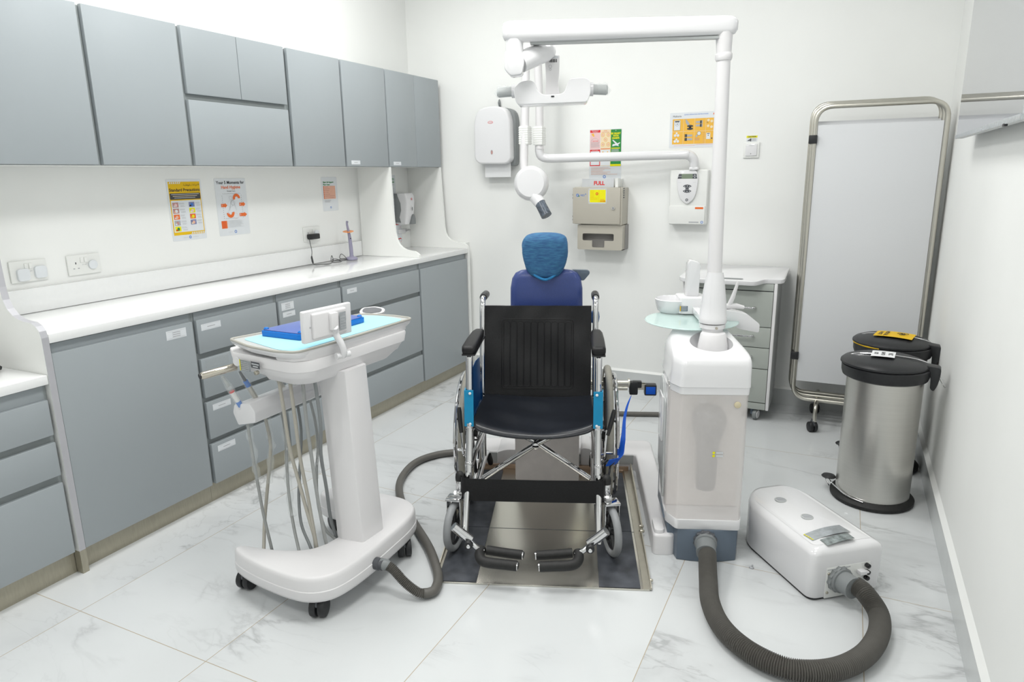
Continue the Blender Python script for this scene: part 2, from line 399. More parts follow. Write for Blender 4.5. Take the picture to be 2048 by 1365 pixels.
for i, (x, y) in enumerate(LIGHTS):
    where = ['front', 'front', 'middle', 'middle', 'back', 'back'][i] + (' left' if i % 2 == 0 else ' right')
    t = Thing('ceiling_light', (x, y, CEIL), 'square white LED panel in the ceiling, %s of the room' % where, 'ceiling light', group='LED ceiling panels')
    mb = MB()
    for a in ((x - .3, x - .285, y - .3, y + .3), (x + .285, x + .3, y - .3, y + .3), (x - .285, x + .285, y - .3, y - .285), (x - .285, x + .285, y + .285, y + .3)): mb.box(*a, CEIL - .02, CEIL)
    t.part('frame', mb, M_plasm); t.part('diffuser', MB().box(x - .285, x + .285, y - .285, y + .285, CEIL - .012, CEIL), M_emit)

# ------------------------------------------------------------------ CABINETS on the left wall
XD = -2.48; XC = -2.502
def door_mb(y0, y1, z0, z1, xf=XD, th=.02): return MB().box(xf - th, xf, y0, y1, z0, z1, .0035, seg=2)
def label_on(parent, T, y0, y1, z0, z1, rows, xf=XD):
    mb = MB(); S = Sheet(mb, (xf, y0, z0), (0, 1, 0), (0, 0, 1)); W = y1 - y0; Hh = z1 - z0
    mb.box(xf, xf + .0006, y0, y1, z0, z1, m=M_lami)
    S.rect(W * .05, W * .95, Hh * .12, Hh * .14, M_gry, 3); S.rect(W * .05, W * .95, Hh * .86, Hh * .88, M_gry, 3)
    for i in range(rows): S.rect(W * .3, W * .7, Hh * (.5 + (i - (rows - 1) / 2) * .22) - .0016, Hh * (.5 + (i - (rows - 1) / 2) * .22) + .0016, M_gry, 3)
    T.part('label', mb, None, parent, label='white printed name label')
def base_unit(name, y0, y1, fronts, label, cat, ztop=.888, kickx=-2.512, z_c=None):
    T = Thing(name, ((XL + XC) / 2, (y0 + y1) / 2, 0), label, cat)
    T.part('body', MB().box(XL + .002, XC, y0, y1, .0925, ztop - .0005), M_carc)
    T.part('toe_kick', MB().box(kickx - .012, kickx, y0, y1, .0, .092), M_kick)
    out = []
    for nm, a, b, c, d in fronts: out.append(T.part(nm, door_mb(a, b, c, d), M_door))
    # recessed grip profile above the fronts
    zt = max(f[4] for f in fronts)
    T.part('grip_recess', MB().box(XC, XC + .004, y0 + .012, y1 - .012, zt - .03, ztop - .006), M_door)
    return T, out
T, o = base_unit('base_cabinet', 1.4035, 2.0045, [('door', 1.405, 1.994, .092, .85)], 'grey base cabinet with one wide door, right of the silver-edged side panel', 'cabinet')
label_on(o[0], T, 1.862, 1.958, .795, .833, 3)
T, o = base_unit('drawer_cabinet', 2.0055, 2.489, [('drawer', 2.014, 2.481, .701, .85), ('drawer', 2.014, 2.481, .499, .676), ('drawer', 2.014, 2.481, .305, .477), ('drawer', 2.014, 2.481, .091, .28)], 'grey base cabinet with four drawers behind the dental cart hoses', 'cabinet')
label_on(o[0], T, 2.035, 2.14, .80, .828, 1); label_on(o[2], T, 2.045, 2.145, .432, .46, 1); label_on(o[3], T, 2.045, 2.145, .235, .263, 1)
mb = MB(); mb.box(XD, XD + .0006, 2.035, 2.16, .632, .668); T.part('label', mb, M_film, o[1], label='clear empty label pocket')
T, o = base_unit('drawer_cabinet', 2.490, 2.974, [('drawer', 2.497, 2.966, .704, .85), ('drawer', 2.497, 2.966, .308, .676), ('drawer', 2.497, 2.966, .092, .278)], 'grey three-drawer base cabinet with two labels on its top drawer', 'cabinet')
label_on(o[0], T, 2.515, 2.60, .80, .838, 3); label_on(o[0], T, 2.52, 2.605, .765, .791, 1)
T, o = base_unit('drawer_cabinet', 2.975, 3.7605, [('drawer', 2.982, 3.75, .704, .85), ('drawer', 2.982, 3.75, .308, .676), ('drawer', 2.982, 3.75, .092, .278)], 'wide grey three-drawer base cabinet beside the far tall-door cabinet', 'cabinet')
label_on(o[0], T, 3.02, 3.105, .805, .832, 1)
T, o = base_unit('base_cabinet', 3.7615, 4.396, [('door', 3.768, 4.388, .087, .85)], 'grey base cabinet with one door at the far wall end', 'cabinet')
T, o = base_unit('drawer_cabinet', .62, 1.3765, [('drawer', .63, 1.366, .561, .692), ('drawer', .63, 1.366, .407, .534), ('drawer', .63, 1.366, .096, .378)], 'lower grey drawer cabinet left of the silver-edged side panel', 'cabinet', ztop=.747)
# worktops
T = Thing('worktop', (-2.72, 2.9, .888), 'long white worktop above the grey base cabinets', 'worktop')
T.part('slab', MB().box(XL + .001, XD + .004, 1.4025, 4.3965, .888, .922, .004), M_counter)
mbu = MB(); mbu.box(XL + .001, XL + .021, 1.4025, 3.7805, .9225, 1.02, .003); T.part('upstand', mbu, M_counter)
T = Thing('worktop', (-2.72, 1.0, .747), 'short lower white worktop left of the silver-edged side panel', 'worktop')
T.part('slab', MB().box(XL + .001, XD + .004, .62, 1.3765, .747, .781, .004), M_counter)
# side panels with the curved front
def side_panel(y0, y1, ztop, label, edge, foot, xtop=-2.692):
    T = Thing('side_panel', (-2.7, y0, 0), label, 'side panel')
    xf = -2.4755
    prof = [(XL + .001, .0925), (xf, .0925), (xf, .912), (xf - .006, .935), (xf - .022, .952), (xf - .045, .9625), (-2.56, .965), (-2.592, .970), (-2.622, .982), (-2.648, 1.004), (-2.664, 1.035), (xtop + .02, 1.08), (xtop + .014, 1.2), (xtop + .004, 1.40), (xtop, ztop), (XL + .001, ztop)]
    n = len(prof); mb = MB(); A = [(p[0], y0, p[1]) for p in prof]; B = [(p[0], y1, p[1]) for p in prof]
    mb.add(A + B, [tuple(range(n))], M_whitelam); mb.add(A + B, [tuple(range(2 * n - 1, n - 1, -1))], M_whitelam)
    for i in range(n):
        j = (i + 1) % n; mb.add([A[i], A[j], B[j], B[i]], [(0, 3, 2, 1)], edge if 1 <= i <= 14 else M_whitelam)
    T.part('board', mb, None, ang=30)
    if foot: T.part('foot', MB().box(-2.512, xf, y0, y1, 0, .092), M_kick, label='brushed steel foot')
side_panel(1.3775, 1.4015, 1.50, 'white side panel with silver curved front edge, at the near end of the worktop', M_edge, True)
side_panel(3.7815, 3.8015, 1.50, 'white curved divider panel standing on the worktop left of the soap dispenser', M_whitelam, False) if False else None
def upper_panel(y0, y1, label):
    xtop = -2.692; xf = -2.4795
    prof = [(XL + .022, .9225), (xf - .012, .9225), (xf - .014, .938), (xf - .03, .952), (xf - .05, .9615), (-2.56, .965), (-2.592, .970), (-2.622, .982), (-2.648, 1.004), (-2.664, 1.035), (xtop + .016, 1.08), (xtop + .008, 1.2), (xtop + .002, 1.40), (xtop, 1.4995), (XL + .022, 1.4995)]
    single('side_panel', MB().prism(prof, y0, y1, 'y'), M_whitelam, (-2.8, y0, .922), label, 'side panel', ang=30)
upper_panel(3.7815, 3.8015, 'white curved divider panel on the worktop, left of the soap dispenser')
def end_panel():
    T = Thing('side_panel', (-2.7, 4.4, 0), 'white curved end panel between the cabinets and the back wall', 'side panel')
    xf = -2.472; xtop = -2.69
    prof = [(XL + .001, 0), (xf, 0), (xf, .912), (xf - .006, .935), (xf - .022, .952), (xf - .045, .9625), (-2.56, .965), (-2.592, .970), (-2.622, .982), (-2.648, 1.004), (-2.664, 1.035), (xtop + .02, 1.08), (xtop + .014, 1.2), (xtop + .004, 1.40), (xtop, 1.4995), (XL + .001, 1.4995)]
    T.part('board', MB().prism(prof, 4.3975, 4.4175, 'y'), M_whitelam, ang=30)
    T.part('filler', MB().box(XL + .001, xf - .03, 4.418, YB - .001, 0, .96), M_whitelam)
end_panel()
# wall cabinets
XU = -2.69; ZU0, ZU1 = 1.502, 2.096
def wall_unit(y0, y1, fronts, label, lab=None):
    T = Thing('wall_cabinet', ((XL + XU) / 2, (y0 + y1) / 2, ZU0), label, 'wall cabinet')
    T.part('body', MB().box(XL + .001, XU - .0225, y0, y1, ZU0 - .002, ZU1 - .004), M_carc)
    T.part('underside', MB().box(XL + .001, XU - .024, y0 + .0005, y1 - .0005, ZU0 - .0023, ZU0 - .00205), M_whitelam, label='white underside')
    out = [T.part(nm, door_mb(a, b, c, d, XU), M_door) for nm, a, b, c, d in fronts]
    if lab: label_on(out[lab[0]], T, *lab[1:5], 1, XU)
    return T
wall_unit(1.3785, 1.8395, [('door', 1.39, 1.828, ZU0, ZU1)], 'grey wall cabinet nearest the camera, cut by the left picture edge')
wall_unit(1.8405, 2.2775, [('door', 1.848, 2.266, ZU0, ZU1)], 'tall-door grey wall cabinet second from the left')
wall_unit(2.2785, 2.9205, [('door', 2.288, 2.597, 1.812, ZU1), ('door', 2.600, 2.908, 1.812, ZU1), ('flap_door', 2.288, 2.908, ZU0, 1.787)], 'grey wall cabinet with two small doors above one wide flap')
wall_unit(2.9215, 3.3535, [('door', 2.932, 3.345, ZU0, ZU1)], 'plain grey wall cabinet between the flap cabinet and the labelled one')
wall_unit(3.3545, 3.7845, [('door', 3.361, 3.777, ZU0, ZU1)], 'grey wall cabinet with a small label, above the curing light', (0, 3.40, 3.483, 1.514, 1.537))
wall_unit(3.7855, 4.425, [('door', 3.789, 4.108, ZU0, ZU1), ('door', 4.1095, 4.42, ZU0, ZU1)], 'grey double-door wall cabinet at the far end above the soap dispenser', (0, 3.83, 3.915, 1.512, 1.534))

# ------------------------------------------------------------------ printed sheets
def sheet_obj(O, U, V, W, Hh, label, draw, name='poster', cat='poster', margin=True, frame=FW):
    mb = MB(); U = Vector(U); V = Vector(V); N = U.cross(V); O = Vector(O)
    pts = rrect(0, W, 0, Hh, .006, 3); n = len(pts)
    A = [tuple(O + U * p[0] + V * p[1] + N * .0002) for p in pts]; B = [tuple(O + U * p[0] + V * p[1] + N * .0012) for p in pts]
    mb.add(A, [tuple(range(n))[::-1]], M_lami); mb.add(B, [tuple(range(n))], M_lami)
    for i in range(n): mb.add([A[i], A[(i + 1) % n], B[(i + 1) % n], B[i]], [(0, 1, 2, 3)], M_lami)
    S = Sheet(mb, O + N * .0012, U, V, .0004); draw(S, W, Hh)
    return single(name, mb, None, tuple(O), label, cat, smooth=False)
LU, LV = (0, 1, 0), (0, 0, 1)
def p_std(S, W, H):
    S.rect(.009, W - .009, .027, H - .012, M_yel, 1)
    S.rect(.014, W - .014, .042, .195, M_lami, 2)
    for i in range(6): S.poly([(.014 + i * .011, H - .022), (.020 + i * .011, H - .022), (.026 + i * .011, H - .013), (.020 + i * .011, H - .013)], M_lami, 2)
    for i in range(8): S.poly([(.11 + i * .011, .028), (.116 + i * .011, .028), (.122 + i * .011, .038), (.116 + i * .011, .038)], M_lami, 2)
    S.text('\uFE8D\uFEFB\uFE9F\uFEAE\uFE8D\uFE80\uFE8D\uFE95 \uFE8D\uFEDF\uFEEE\uFED7\uFE8E\uFE8B\uFEF4\uFE94'[::-1], .143, H - .028, .0140, M_blk, 2)
    S.text('Standard Precautions', W / 2, H - .052, .0208, M_blk, 2, bold=.0005)
    S.rr(.012, W - .012, .2, .23, .004, M_dkg, 2)
    for i in range(3): S.rect(.02 + i * .008, W - .02 - i * .012, .2235 - i * .0085, .226 - i * .0085, M_cream if i == 1 else M_lgr, 3)
    cols = [M_skin, M_photo, M_skin, M_yel2, M_orange, M_orange, M_gry, M_photo, M_yel2]
    k = 0
    for r in range(5):
        for c in range(2):
            if r == 4 and c == 1: continue
            u = .02 + c * .094; v = .162 - r * .029
            S.rect(u, u + .034, v, v + .024, cols[k], 3); S.disc(u + .018, v + .011, .008, [M_pink, M_pblue, M_lami, M_pink, M_peach, M_yel2, M_skin, M_peach, M_green][k], 4)
            S.rect(u + .004, u + .014, v + .003, v + .01, [M_lgr, M_blk, M_peach, M_lami, M_lgr, M_amber, M_lami, M_cream, M_red][k], 5)
            S.lines(u + .038, u + .070, v + .021, 2, .0045, .0014, M_gry, 3, .3); S.lines(u + .044, u + .072, v + .009, 2, .0045, .0014, M_gry, 3, .3); k += 1
    S.ring(W / 2, .014, .007, .003, M_pblue, 2); S.rect(.06, .09, .0125, .0145, M_lgr, 2); S.rect(.115, .15, .0125, .0145, M_lgr, 2)
sheet_obj((XL, 2.338, 1.145), LU, LV, .202, .297, 'yellow poster headed Standard Precautions on the wall above the worktop', p_std)
def arrow(S, u, v, w_, h, m, l): S.poly([(u, v - h * .35), (u + w_ * .65, v - h * .35), (u + w_ * .65, v - h * .55), (u + w_, v), (u + w_ * .65, v + h * .55), (u + w_ * .65, v + h * .35), (u, v + h * .35)], m, l)
def p_hand(S, W, H):
    S.text('Your 5 Moments for', W / 2, H - .022, .0222, M_blk, 2, bold=.0005); S.text('Hand Hygiene', W / 2, H - .046, .0225, M_orange, 2, bold=.0005); S.text('Dental Care', W / 2, H - .066, .011, M_dkg, 2)
    for i in range(14): S.rect(.046 + i * .0088, .049 + i * .0088, H - .08, H - .078, M_dkg, 2)
    for i in range(12):
        v = H - .088 - i * .0105; S.rect(.039, .041, v - .004, v, M_dkg, 2); S.rect(.168, .170, v - .004, v, M_dkg, 2)
    for i in range(10): S.rect(.05 + i * .0088, .053 + i * .0088, .088, .09, M_dkg, 2)
    arrow(S, .028, .158, .04, .024, M_orange, 3); arrow(S, .15, .160, .042, .024, M_orange, 3); arrow(S, .145, .105, .052, .024, M_orange, 3)
    S.ring(.135, .192, .025, .015, M_orange, 3, 0, 200); S.ring(.085, .118, .026, .016, M_orange, 3, 180, 370)
    for d, u, v in (('1', .034, .158), ('2', .070, .118), ('3', .112, .185), ('4', .156, .160), ('5', .152, .105)): S.text(d, u, v, .014, M_lami, 4)
    S.ring(.095, .196, .010, .0012, M_gry, 2); S.ring(.108, .170, .014, .0012, M_gry, 2); S.ring(.09, .165, .018, .0012, M_lgr, 2); S.ring(.12, .1, .016, .001, M_peach, 2)
    S.poly([(.078, .13), (.1, .185), (.112, .185), (.13, .13), (.127, .13), (.108, .18), (.102, .18), (.081, .13)], M_lgr, 2)
    S.rect(.018, .055, .038, .078, M_orange, 2)
    for i in range(5): S.rect(.024, .045, .043 + i * .0075, .0445 + i * .0075, M_red, 3); S.rect(.058, .063, .043 + i * .0075, .045 + i * .0075, M_peach, 3)
    S.lines(.068, .18, .078, 9, .0043, .0013, M_lgr, 3, .4)
    S.ring(W / 2 + .003, .018, .008, .003, M_pblue, 2); S.rect(.06, .085, .016, .018, M_lgr, 2)
sheet_obj((XL, 2.624, 1.146), LU, LV, .208, .297, 'white Hand Hygiene poster with orange arrows beside the yellow poster', p_hand)
def p_bls(S, W, H):
    S.text('Basic Life Support', .014, H - .032, .0135, M_green, 2, 'LEFT', bold=.0004); S.text('Flow Chart', .014, H - .047, .0135, M_green, 2, 'LEFT', bold=.0004)
    S.rect(.013, .125, .075, .155, M_peach, 2)
    for i in range(7): S.rect(.013, .019, .078 + i * .0112, .086 + i * .0112, M_orange, 3); S.rect(.022, .06 + .05 * (i < 2) + .006 * (i % 3), .081 + i * .0112, .0828 + i * .0112, M_skin, 3)
    S.lines(.018, .095, .068, 4, .004, .0013, M_gry, 2, .4); S.ring(W / 2, .022, .006, .0025, M_pblue, 2)
sheet_obj((XL, 3.444, 1.233), LU, LV, .146, .21, 'small white Basic Life Support chart under the wall cabinets', p_bls)
def p_how(S, W, H):
    S.text('HOW TO', .05, H - .03, .018, M_green, 2, bold=.0006); S.text('HAND-RUB', .052, H - .05, .014, M_green, 2, bold=.0006); S.lines(.01, .09, H - .063, 2, .006, .002, M_gry, 2)
    for i in range(8):
        S.ring(.075, H - .1 - i * .024, .009, .0015, M_gry, 2); S.ring(.03, H - .1 - i * .024, .009, .0015, M_gry, 2); S.rect(.02, .085, H - .113 - i * .024, H - .112 - i * .024, M_lgr, 2)
sheet_obj((XL, 4.13, 1.16), LU, LV, .105, .29, 'narrow laminated hand-rub chart half hidden behind the divider panel', p_how)
def p_sink(S, W, H):
    for v in (.118, .012):
        pts = [(.005, v), (.035, v + .006), (.07, v + .004), (.088, v + .008), (.098, v + .002), (.096, v - .012), (.09, v - .02)]
        for a, b in zip(pts, pts[1:]):
            S.poly([(a[0], a[1] - .0035), (b[0] + .002, b[1] - .0035), (b[0] + .002, b[1] + .0035), (a[0], a[1] + .0035)], M_red, 2)
    S.text('S', .03, .062, .028, M_blk, 2); 
sheet_obj((XL, 4.175, .975), LU, LV, .11, .16, 'small white sign with red ribbon marks behind the divider panel', p_sink)
BU, BV = (1, 0, 0), (0, 0, 1)
def p_sharps(S, W, H):
    top = H - .004
    S.rr(.003, .072, H - .124, top, .004, M_pink, 1); S.rect(.003, .073, H - .02, H - .004, M_red, 2); S.text('NEEDLESTICK', .038, H - .009, .008, M_lami, 3); S.text('WARNING', .038, H - .016, .007, M_lami, 3)
    S.poly([(.012, H - .028), (.026, H - .024), (.033, H - .042), (.028, H - .047), (.016, H - .036)], M_amber, 3)
    S.ring(.037, H - .085, .03, .0012, M_gry, 3, 10, 170); S.text('1 SECOND', .038, H - .074, .009, M_red, 3); S.lines(.008, .07, H - .082, 6, .0055, .0018, M_gry, 3)
    S.rect(.003, .073, H - .232, H - .127, M_red, 1); S.rect(.008, .068, H - .226, H - .138, M_lami, 2); S.text('SHARPS INJURY', .038, H - .133, .0065, M_lami, 3)
    S.poly([(.012, H - .145), (.04, H - .168), (.04, H - .17), (.012, H - .147)], M_gry, 3)
    S.rect(.075, .142, H - .232, top, M_cream, 1); S.text('STOP', .108, H - .01, .009, M_orange, 3); S.lines(.08, .138, H - .016, 2, .005, .0018, M_peach, 3)
    for u, v in ((.09, .036), (.128, .036), (.109, .066), (.09, .096), (.128, .096)):
        S.ring(u, H - v, .0125, .0022, M_amber, 3); S.disc(u, H - v, .006, M_peach, 3)
    S.rect(.076, .141, H - .126, H - .122, M_orange, 3); S.rect(.076, .141, H - .229, H - .13, M_lami, 2); S.disc(.092, H - .145, .005, M_amber, 3); S.disc(.124, H - .145, .005, M_amber, 3)
    S.rr(.144, W - .003, H - .232, top, .004, M_green, 1); S.rect(.143, .145, H - .232, top, M_yel2, 2)
    for i, t in enumerate(('BE SMART', 'WITH', 'SHARPS')): S.text(t, .178, H - .03 - i * .0145, .0155, M_yel2, 3, bold=.0006, sx=.9)
    S.text('+', .178, H - .012, .014, M_lami, 3)
    S.poly([(.155, H - .072), (.16, H - .068), (.19, H - .092), (.205, H - .085), (.208, H - .09), (.195, H - .1), (.2, H - .11), (.18, H - .105), (.155, H - .11), (.158, H - .096), (.176, H - .094)], M_lami, 3)
    S.rect(.15, .207, H - .124, H - .119, M_yel2, 3); S.lines(.15, .205, H - .128, 5, .0045, .0018, M_lgr, 3); S.rect(.143, W - .003, H - .235, H - .222, M_yel2, 3)
    S.lines(.012, .2, H - .24, 7, .0075, .002, M_peach, 2, .6)
    S.ring(.105, .014, .01, .004, M_pblue, 2)
sheet_obj((-1.573, YB, 1.405), BU, (0, 0, 1), .218, .315, 'red, cream and green Be Smart With Sharps poster on the back wall', lambda S, W, H: p_sharps(S, W, H)) if True else None
def p_quick(S, W, H):
    S.text('Multiorix', .018, H - .022, .016, M_dkg, 2, 'LEFT', sx=.9); S.text('QUICK OPERATING INSTRUCTIONS', .16, H - .014, .009, M_pblue, 2); S.rect(.262, .275, H - .02, H - .01, M_orange, 2); S.rect(.275, .288, H - .02, H - .01, M_pblue, 2)
    S.rect(.018, .288, .022, .172, M_amber, 1)
    for i in range(1, 4): S.rect(.018 + i * .0675 - .0008, .018 + i * .0675 + .0008, .022, .172, M_cream, 2)
    S.rect(.018, .288, .096, .098, M_cream, 2)
    S.rect(.026, .066, .105, .165, M_dkg, 2); S.rect(.027, .065, .106, .164, M_lami, 3); S.rect(.032, .06, .154, .161, M_dkg, 4); S.ring(.046, .143, .012, .001, M_dkg, 4); S.disc(.046, .143, .003, M_dkg, 4)
    S.poly([(.095, .17), (.105, .165), (.124, .14), (.112, .132), (.1, .145)], M_gry, 3); S.disc(.126, .128, .019, M_dkg, 3, .007); S.disc(.126, .112, .019, M_dkg, 3, .007); S.disc(.126, .12, .006, M_dkg, 3)
    for v in (.15, .13): S.rect(.16, .185, v - .006, v + .006, M_gry, 3); S.rect(.185, .2, v - .009, v + .009, M_dkg, 3); S.rect(.196, .201, v - .009, v + .009, M_gry, 4)
    for u in (.235, .255, .275):
        for v in (.158, .125): S.disc(u, v - (.006 if u == .255 else 0), .008, M_cream, 3)
    for u in (.036, .054): 
        for v in (.075, .04): S.disc(u, v, .008, M_lami, 3)
    S.disc(.045, .088, .006, M_lami, 3); S.disc(.045, .052, .006, M_lami, 3); S.text('OR', .026, .05, .008, M_dkg, 3); S.text('OR', .23, .145, .008, M_dkg, 3)
    for v in (.072, .05): S.rect(.095, .11, v - .009, v + .009, M_dkg, 3); S.rect(.11, .142, v - .006, v + .006, M_gry, 3)
    S.disc(.182, .083, .012, M_dkg, 3); S.disc(.182, .083, .0105, M_lami, 4); S.poly([(.16, .066), (.17, .078), (.176, .07), (.168, .06)], M_gry, 3); S.lines(.157, .19, .055, 3, .005, .0018, M_skin, 3)
    for i in range(6): S.rect(.205, .218, .03 + i * .011, .0315 + i * .011, M_skin, 3)
    S.rect(.226, .25, .048, .085, M_lami, 3); S.rect(.23, .246, .078, .082, M_dkg, 4); S.disc(.238, .07, .003, M_dkg, 4); S.rect(.256, .263, .048, .056, M_dkg, 3)
    S.rect(.03, .16, .012, .015, M_pink, 2); S.rect(.165, .28, .016, .019, M_pink, 2)
sheet_obj((-1.048, YB, 1.588), BU, (0, 0, 1), .30, .21, 'landscape sheet with amber instruction pictures beside the white pole', p_quick)
def p_caut(S, W, H):
    S.rect(0, W, H - .012, H, M_yel2, 1); S.text('CAUTION', W / 2, H - .006, .0105, M_blk, 2, bold=.0004); S.poly([(.004, .006), (.014, .01), (.02, .016), (.02, .004)], M_blk, 2); S.rect(.022, .028, .002, .018, M_blk, 2); S.lines(.031, .058, .017, 4, .0038, .0014, M_gry, 2)
sheet_obj((-.585, YB, 1.612), BU, (0, 0, 1), .062, .034, 'small yellow and white caution sticker above the wall switch', p_caut, name='caution_sticker', cat='sticker')
# the back wall faces -Y, so U x V must give -Y : (1,0,0)x(0,0,1) = (0,-1,0)
# ------------------------------------------------------------------ sockets
def socket(y0, y1, z0, z1, label, blanks, plugs=()):
    T = Thing('wall_socket', (XL, (y0 + y1) / 2, z0), label, 'socket')
    T.part('plate', MB().box(XL, XL + .009, y0, y1, z0, z1, .003), M_warm)
    yc = (y0 + y1) / 2
    mb = MB(); mb.box(XL + .009, XL + .0125, yc - .0165, yc - .003, z1 - .034, z1 - .012, .001); mb.box(XL + .009, XL + .0125, yc + .001, yc + .0145, z1 - .034, z1 - .012, .001); T.part('switch', mb, M_warm)
    mb = MB(); S = Sheet(mb, (XL + .009, y0, z0), (0, 1, 0), (0, 0, 1)); S.text('13A 250V', (y1 - y0) / 2, .042, .006, M_gry, 1); 
    for hy in plugs:
        S.rect(hy - .002 - y0, hy + .002 - y0, .046, .055, M_blk, 1); S.rect(hy - .014 - y0, hy - .006 - y0, .026, .03, M_gry, 1); S.rect(hy + .006 - y0, hy + .014 - y0, .026, .03, M_gry, 1)
    T.part('markings', mb, None)
    for b in blanks:
        if b[0] == 'r': T.part('blanking_cap', MB().cyl((XL + .0088, b[1], b[2]), (XL + .018, b[1], b[2]), .020, seg=28, bev=.003), M_lami, label='round pale child safety cap')
        else: T.part('blanking_cap', MB().prism(rrect(b[1] - .024, b[1] + .024, b[2] - .025, b[2] + .025, .014), XL + .0088, XL + .02, 'x', .004, bevside=1), M_lami, label='square pale child safety cap')
socket(1.577, 1.72, 1.047, 1.133, 'double wall socket with two square blanking caps, nearest the camera', [('s', 1.622, 1.077), ('s', 1.69, 1.082)])
socket(1.805, 1.949, 1.047, 1.132, 'double wall socket with one round blanking cap', [('r', 1.912, 1.085)], (1.84,))
socket(3.243, 3.388, 1.06, 1.146, 'double wall socket with the black adapter plugged in', [('r', 3.352, 1.105)], (3.28,))
T = Thing('power_adapter', (XL, 3.3, 1.09), 'small black plug-in power adapter with cable to the curing light', 'adapter')
T.part('body', MB().box(XL + .0135, XL + .045, 3.262, 3.345, 1.073, 1.106, .006), M_black)
cab = [(-2.94, 3.262, 1.085), (-2.93, 3.257, 1.05), (-2.925, 3.26, 1.0), (-2.915, 3.24, .955), (-2.895, 3.235, .9275), (-2.87, 3.27, .925), (-2.84, 3.32, .925), (-2.855, 3.365, .940), (-2.885, 3.39, .965), (-2.875, 3.37, .935), (-2.85, 3.365, .9265), (-2.835, 3.41, .926), (-2.865, 3.45, .9265), (-2.89, 3.43, .94), (-2.90, 3.41, .935), (-2.88, 3.44, .927), (-2.85, 3.47, .927), (-2.86, 3.50, .935), (-2.885, 3.485, .965), (-2.885, 3.465, .94), (-2.862, 3.489, .930), (-2.862, 3.503, .928)]
c = T.part('cable', MB().tube(cab, .0019, 6, smooth=6), M_black)
T.part('switch', MB().tube([(-2.906, 3.237, .944), (-2.9, 3.236, .935), (-2.914, 3.242, .965), (-2.918, 3.247, .975)][1::1], [.004, .006, .004], 8), M_black, c, label='inline black cable switch')
T = Thing('curing_light', (-2.85, 3.535, .922), 'lilac cordless curing light with orange shield standing on the worktop', 'curing light')
cx, cy = -2.85, 3.54
T.part('base', MB().lathe([(.034, 0), (.038, .004), (.038, .012), (.032, .018), (.014, .022), (.013, .03)], (cx, cy, .9225), 28), M_lilac)
h = T.part('handpiece', MB().tube([(cx, cy, .945), (cx, cy - .001, 1.0), (cx - .003, cy - .004, 1.07), (cx - .006, cy - .008, 1.11), (cx - .01, cy - .012, 1.15), (cx - .004, cy - .016, 1.166)], [.012, .0125, .0105, .008, .0065, .008], 14, smooth=4), M_lilac)
T.part('button', MB().cyl((cx + .007, cy - .009, 1.06), (cx + .013, cy - .014, 1.06), .003), M_blackg, h)
T.part('light_shield', MB().lathe([(.034, 0), (.035, .001), (.034, .002)], (0, 0, 0), 20, M=Matrix.Translation((cx - .006, cy - .01, 1.103)) @ Matrix.Rotation(.12, 4, 'X') @ Matrix.Rotation(.08, 4, 'Y')), M_orangeac, h, label='orange light shield')

# ------------------------------------------------------------------ telephone (left edge)
T = Thing('telephone', (-2.72, 1.2, .781), 'black corded telephone at the left picture edge on the lower worktop', 'telephone')
T.part('base', MB().box(-2.84, -2.66, 1.06, 1.25, .782, .82, .01), M_black)
T.part('handset', MB().tube([(-2.80, 1.25, .826), (-2.79, 1.26, .84), (-2.72, 1.265, .846), (-2.66, 1.262, .84), (-2.65, 1.255, .826)], [.018, .02, .014, .02, .018], 12, smooth=3), M_blackg)
hel = []
base = [Vector(p) for p in [(-2.66, 1.255, .80), (-2.655, 1.30, .80), (-2.68, 1.335, .796), (-2.73, 1.335, .796), (-2.76, 1.30, .796)]]
bp, _ = crspline(base, 40)
for i, p in enumerate(bp):
    t = (bp[min(i + 1, len(bp) - 1)] - bp[max(i - 1, 0)]).normalized(); n = Vector((0, 0, 1)); b = t.cross(n); a = i * 1.05
    hel.append(p + n * math.cos(a) * .006 + b * math.sin(a) * .006)
T.part('coiled_cord', MB().tube(hel, .0026, 6), M_black)

# ------------------------------------------------------------------ soap dispenser and tap
T = Thing('soap_dispenser', (XL, 4.26, 1.09), 'white and grey soap dispenser on the wall above the far end of the worktop', 'soap dispenser')
def sd(y0, y1): return None
prof = [(XL + .002, 1.10), (XL + .045, 1.095), (XL + .085, 1.10), (XL + .09, 1.13), (XL + .1, 1.2), (XL + .108, 1.26), (XL + .104, 1.305), (XL + .09, 1.322), (XL + .002, 1.322)]
T.part('cover', MB().prism([(a, b) for a, b in prof], 4.212, 4.318, 'y', .012, seg=3), M_plas)
cheek = [(XL + .002, 1.115), (XL + .05, 1.112), (XL + .038, 1.15), (XL + .055, 1.20), (XL + .052, 1.25), (XL + .03, 1.30), (XL + .025, 1.32), (XL + .002, 1.32)]
mb = MB(); mb.prism(cheek, 4.2085, 4.2125, 'y', .001); mb.prism(cheek, 4.3175, 4.3215, 'y', .001); T.part('side_cheek', mb, M_grey, label='grey wavy side cheek')
T.part('push_lever', MB().prism(rpoly([(4.265, 1.098), (4.322, 1.098), (4.322, 1.14), (4.31, 1.165), (4.297, 1.172), (4.285, 1.16)], .008), XL + .05, XL + .106, 'x', .006), M_grey, label='grey push lever')
mb = MB(); S = Sheet(mb, (XL + .1095, 4.212, 1.1), (0, 1, 0), (0, 0, 1)); S.ring(.06, .18, .009, .002, M_red, 1); S.rect(.052, .068, .178, .182, M_red, 1); S.disc(.065, .11, .006, M_grey, 1, .014); T.part('logo', mb, None)
T = Thing('tap', (XL, 4.28, 1.03), 'small chrome lever tap on the wall below the soap dispenser', 'tap')
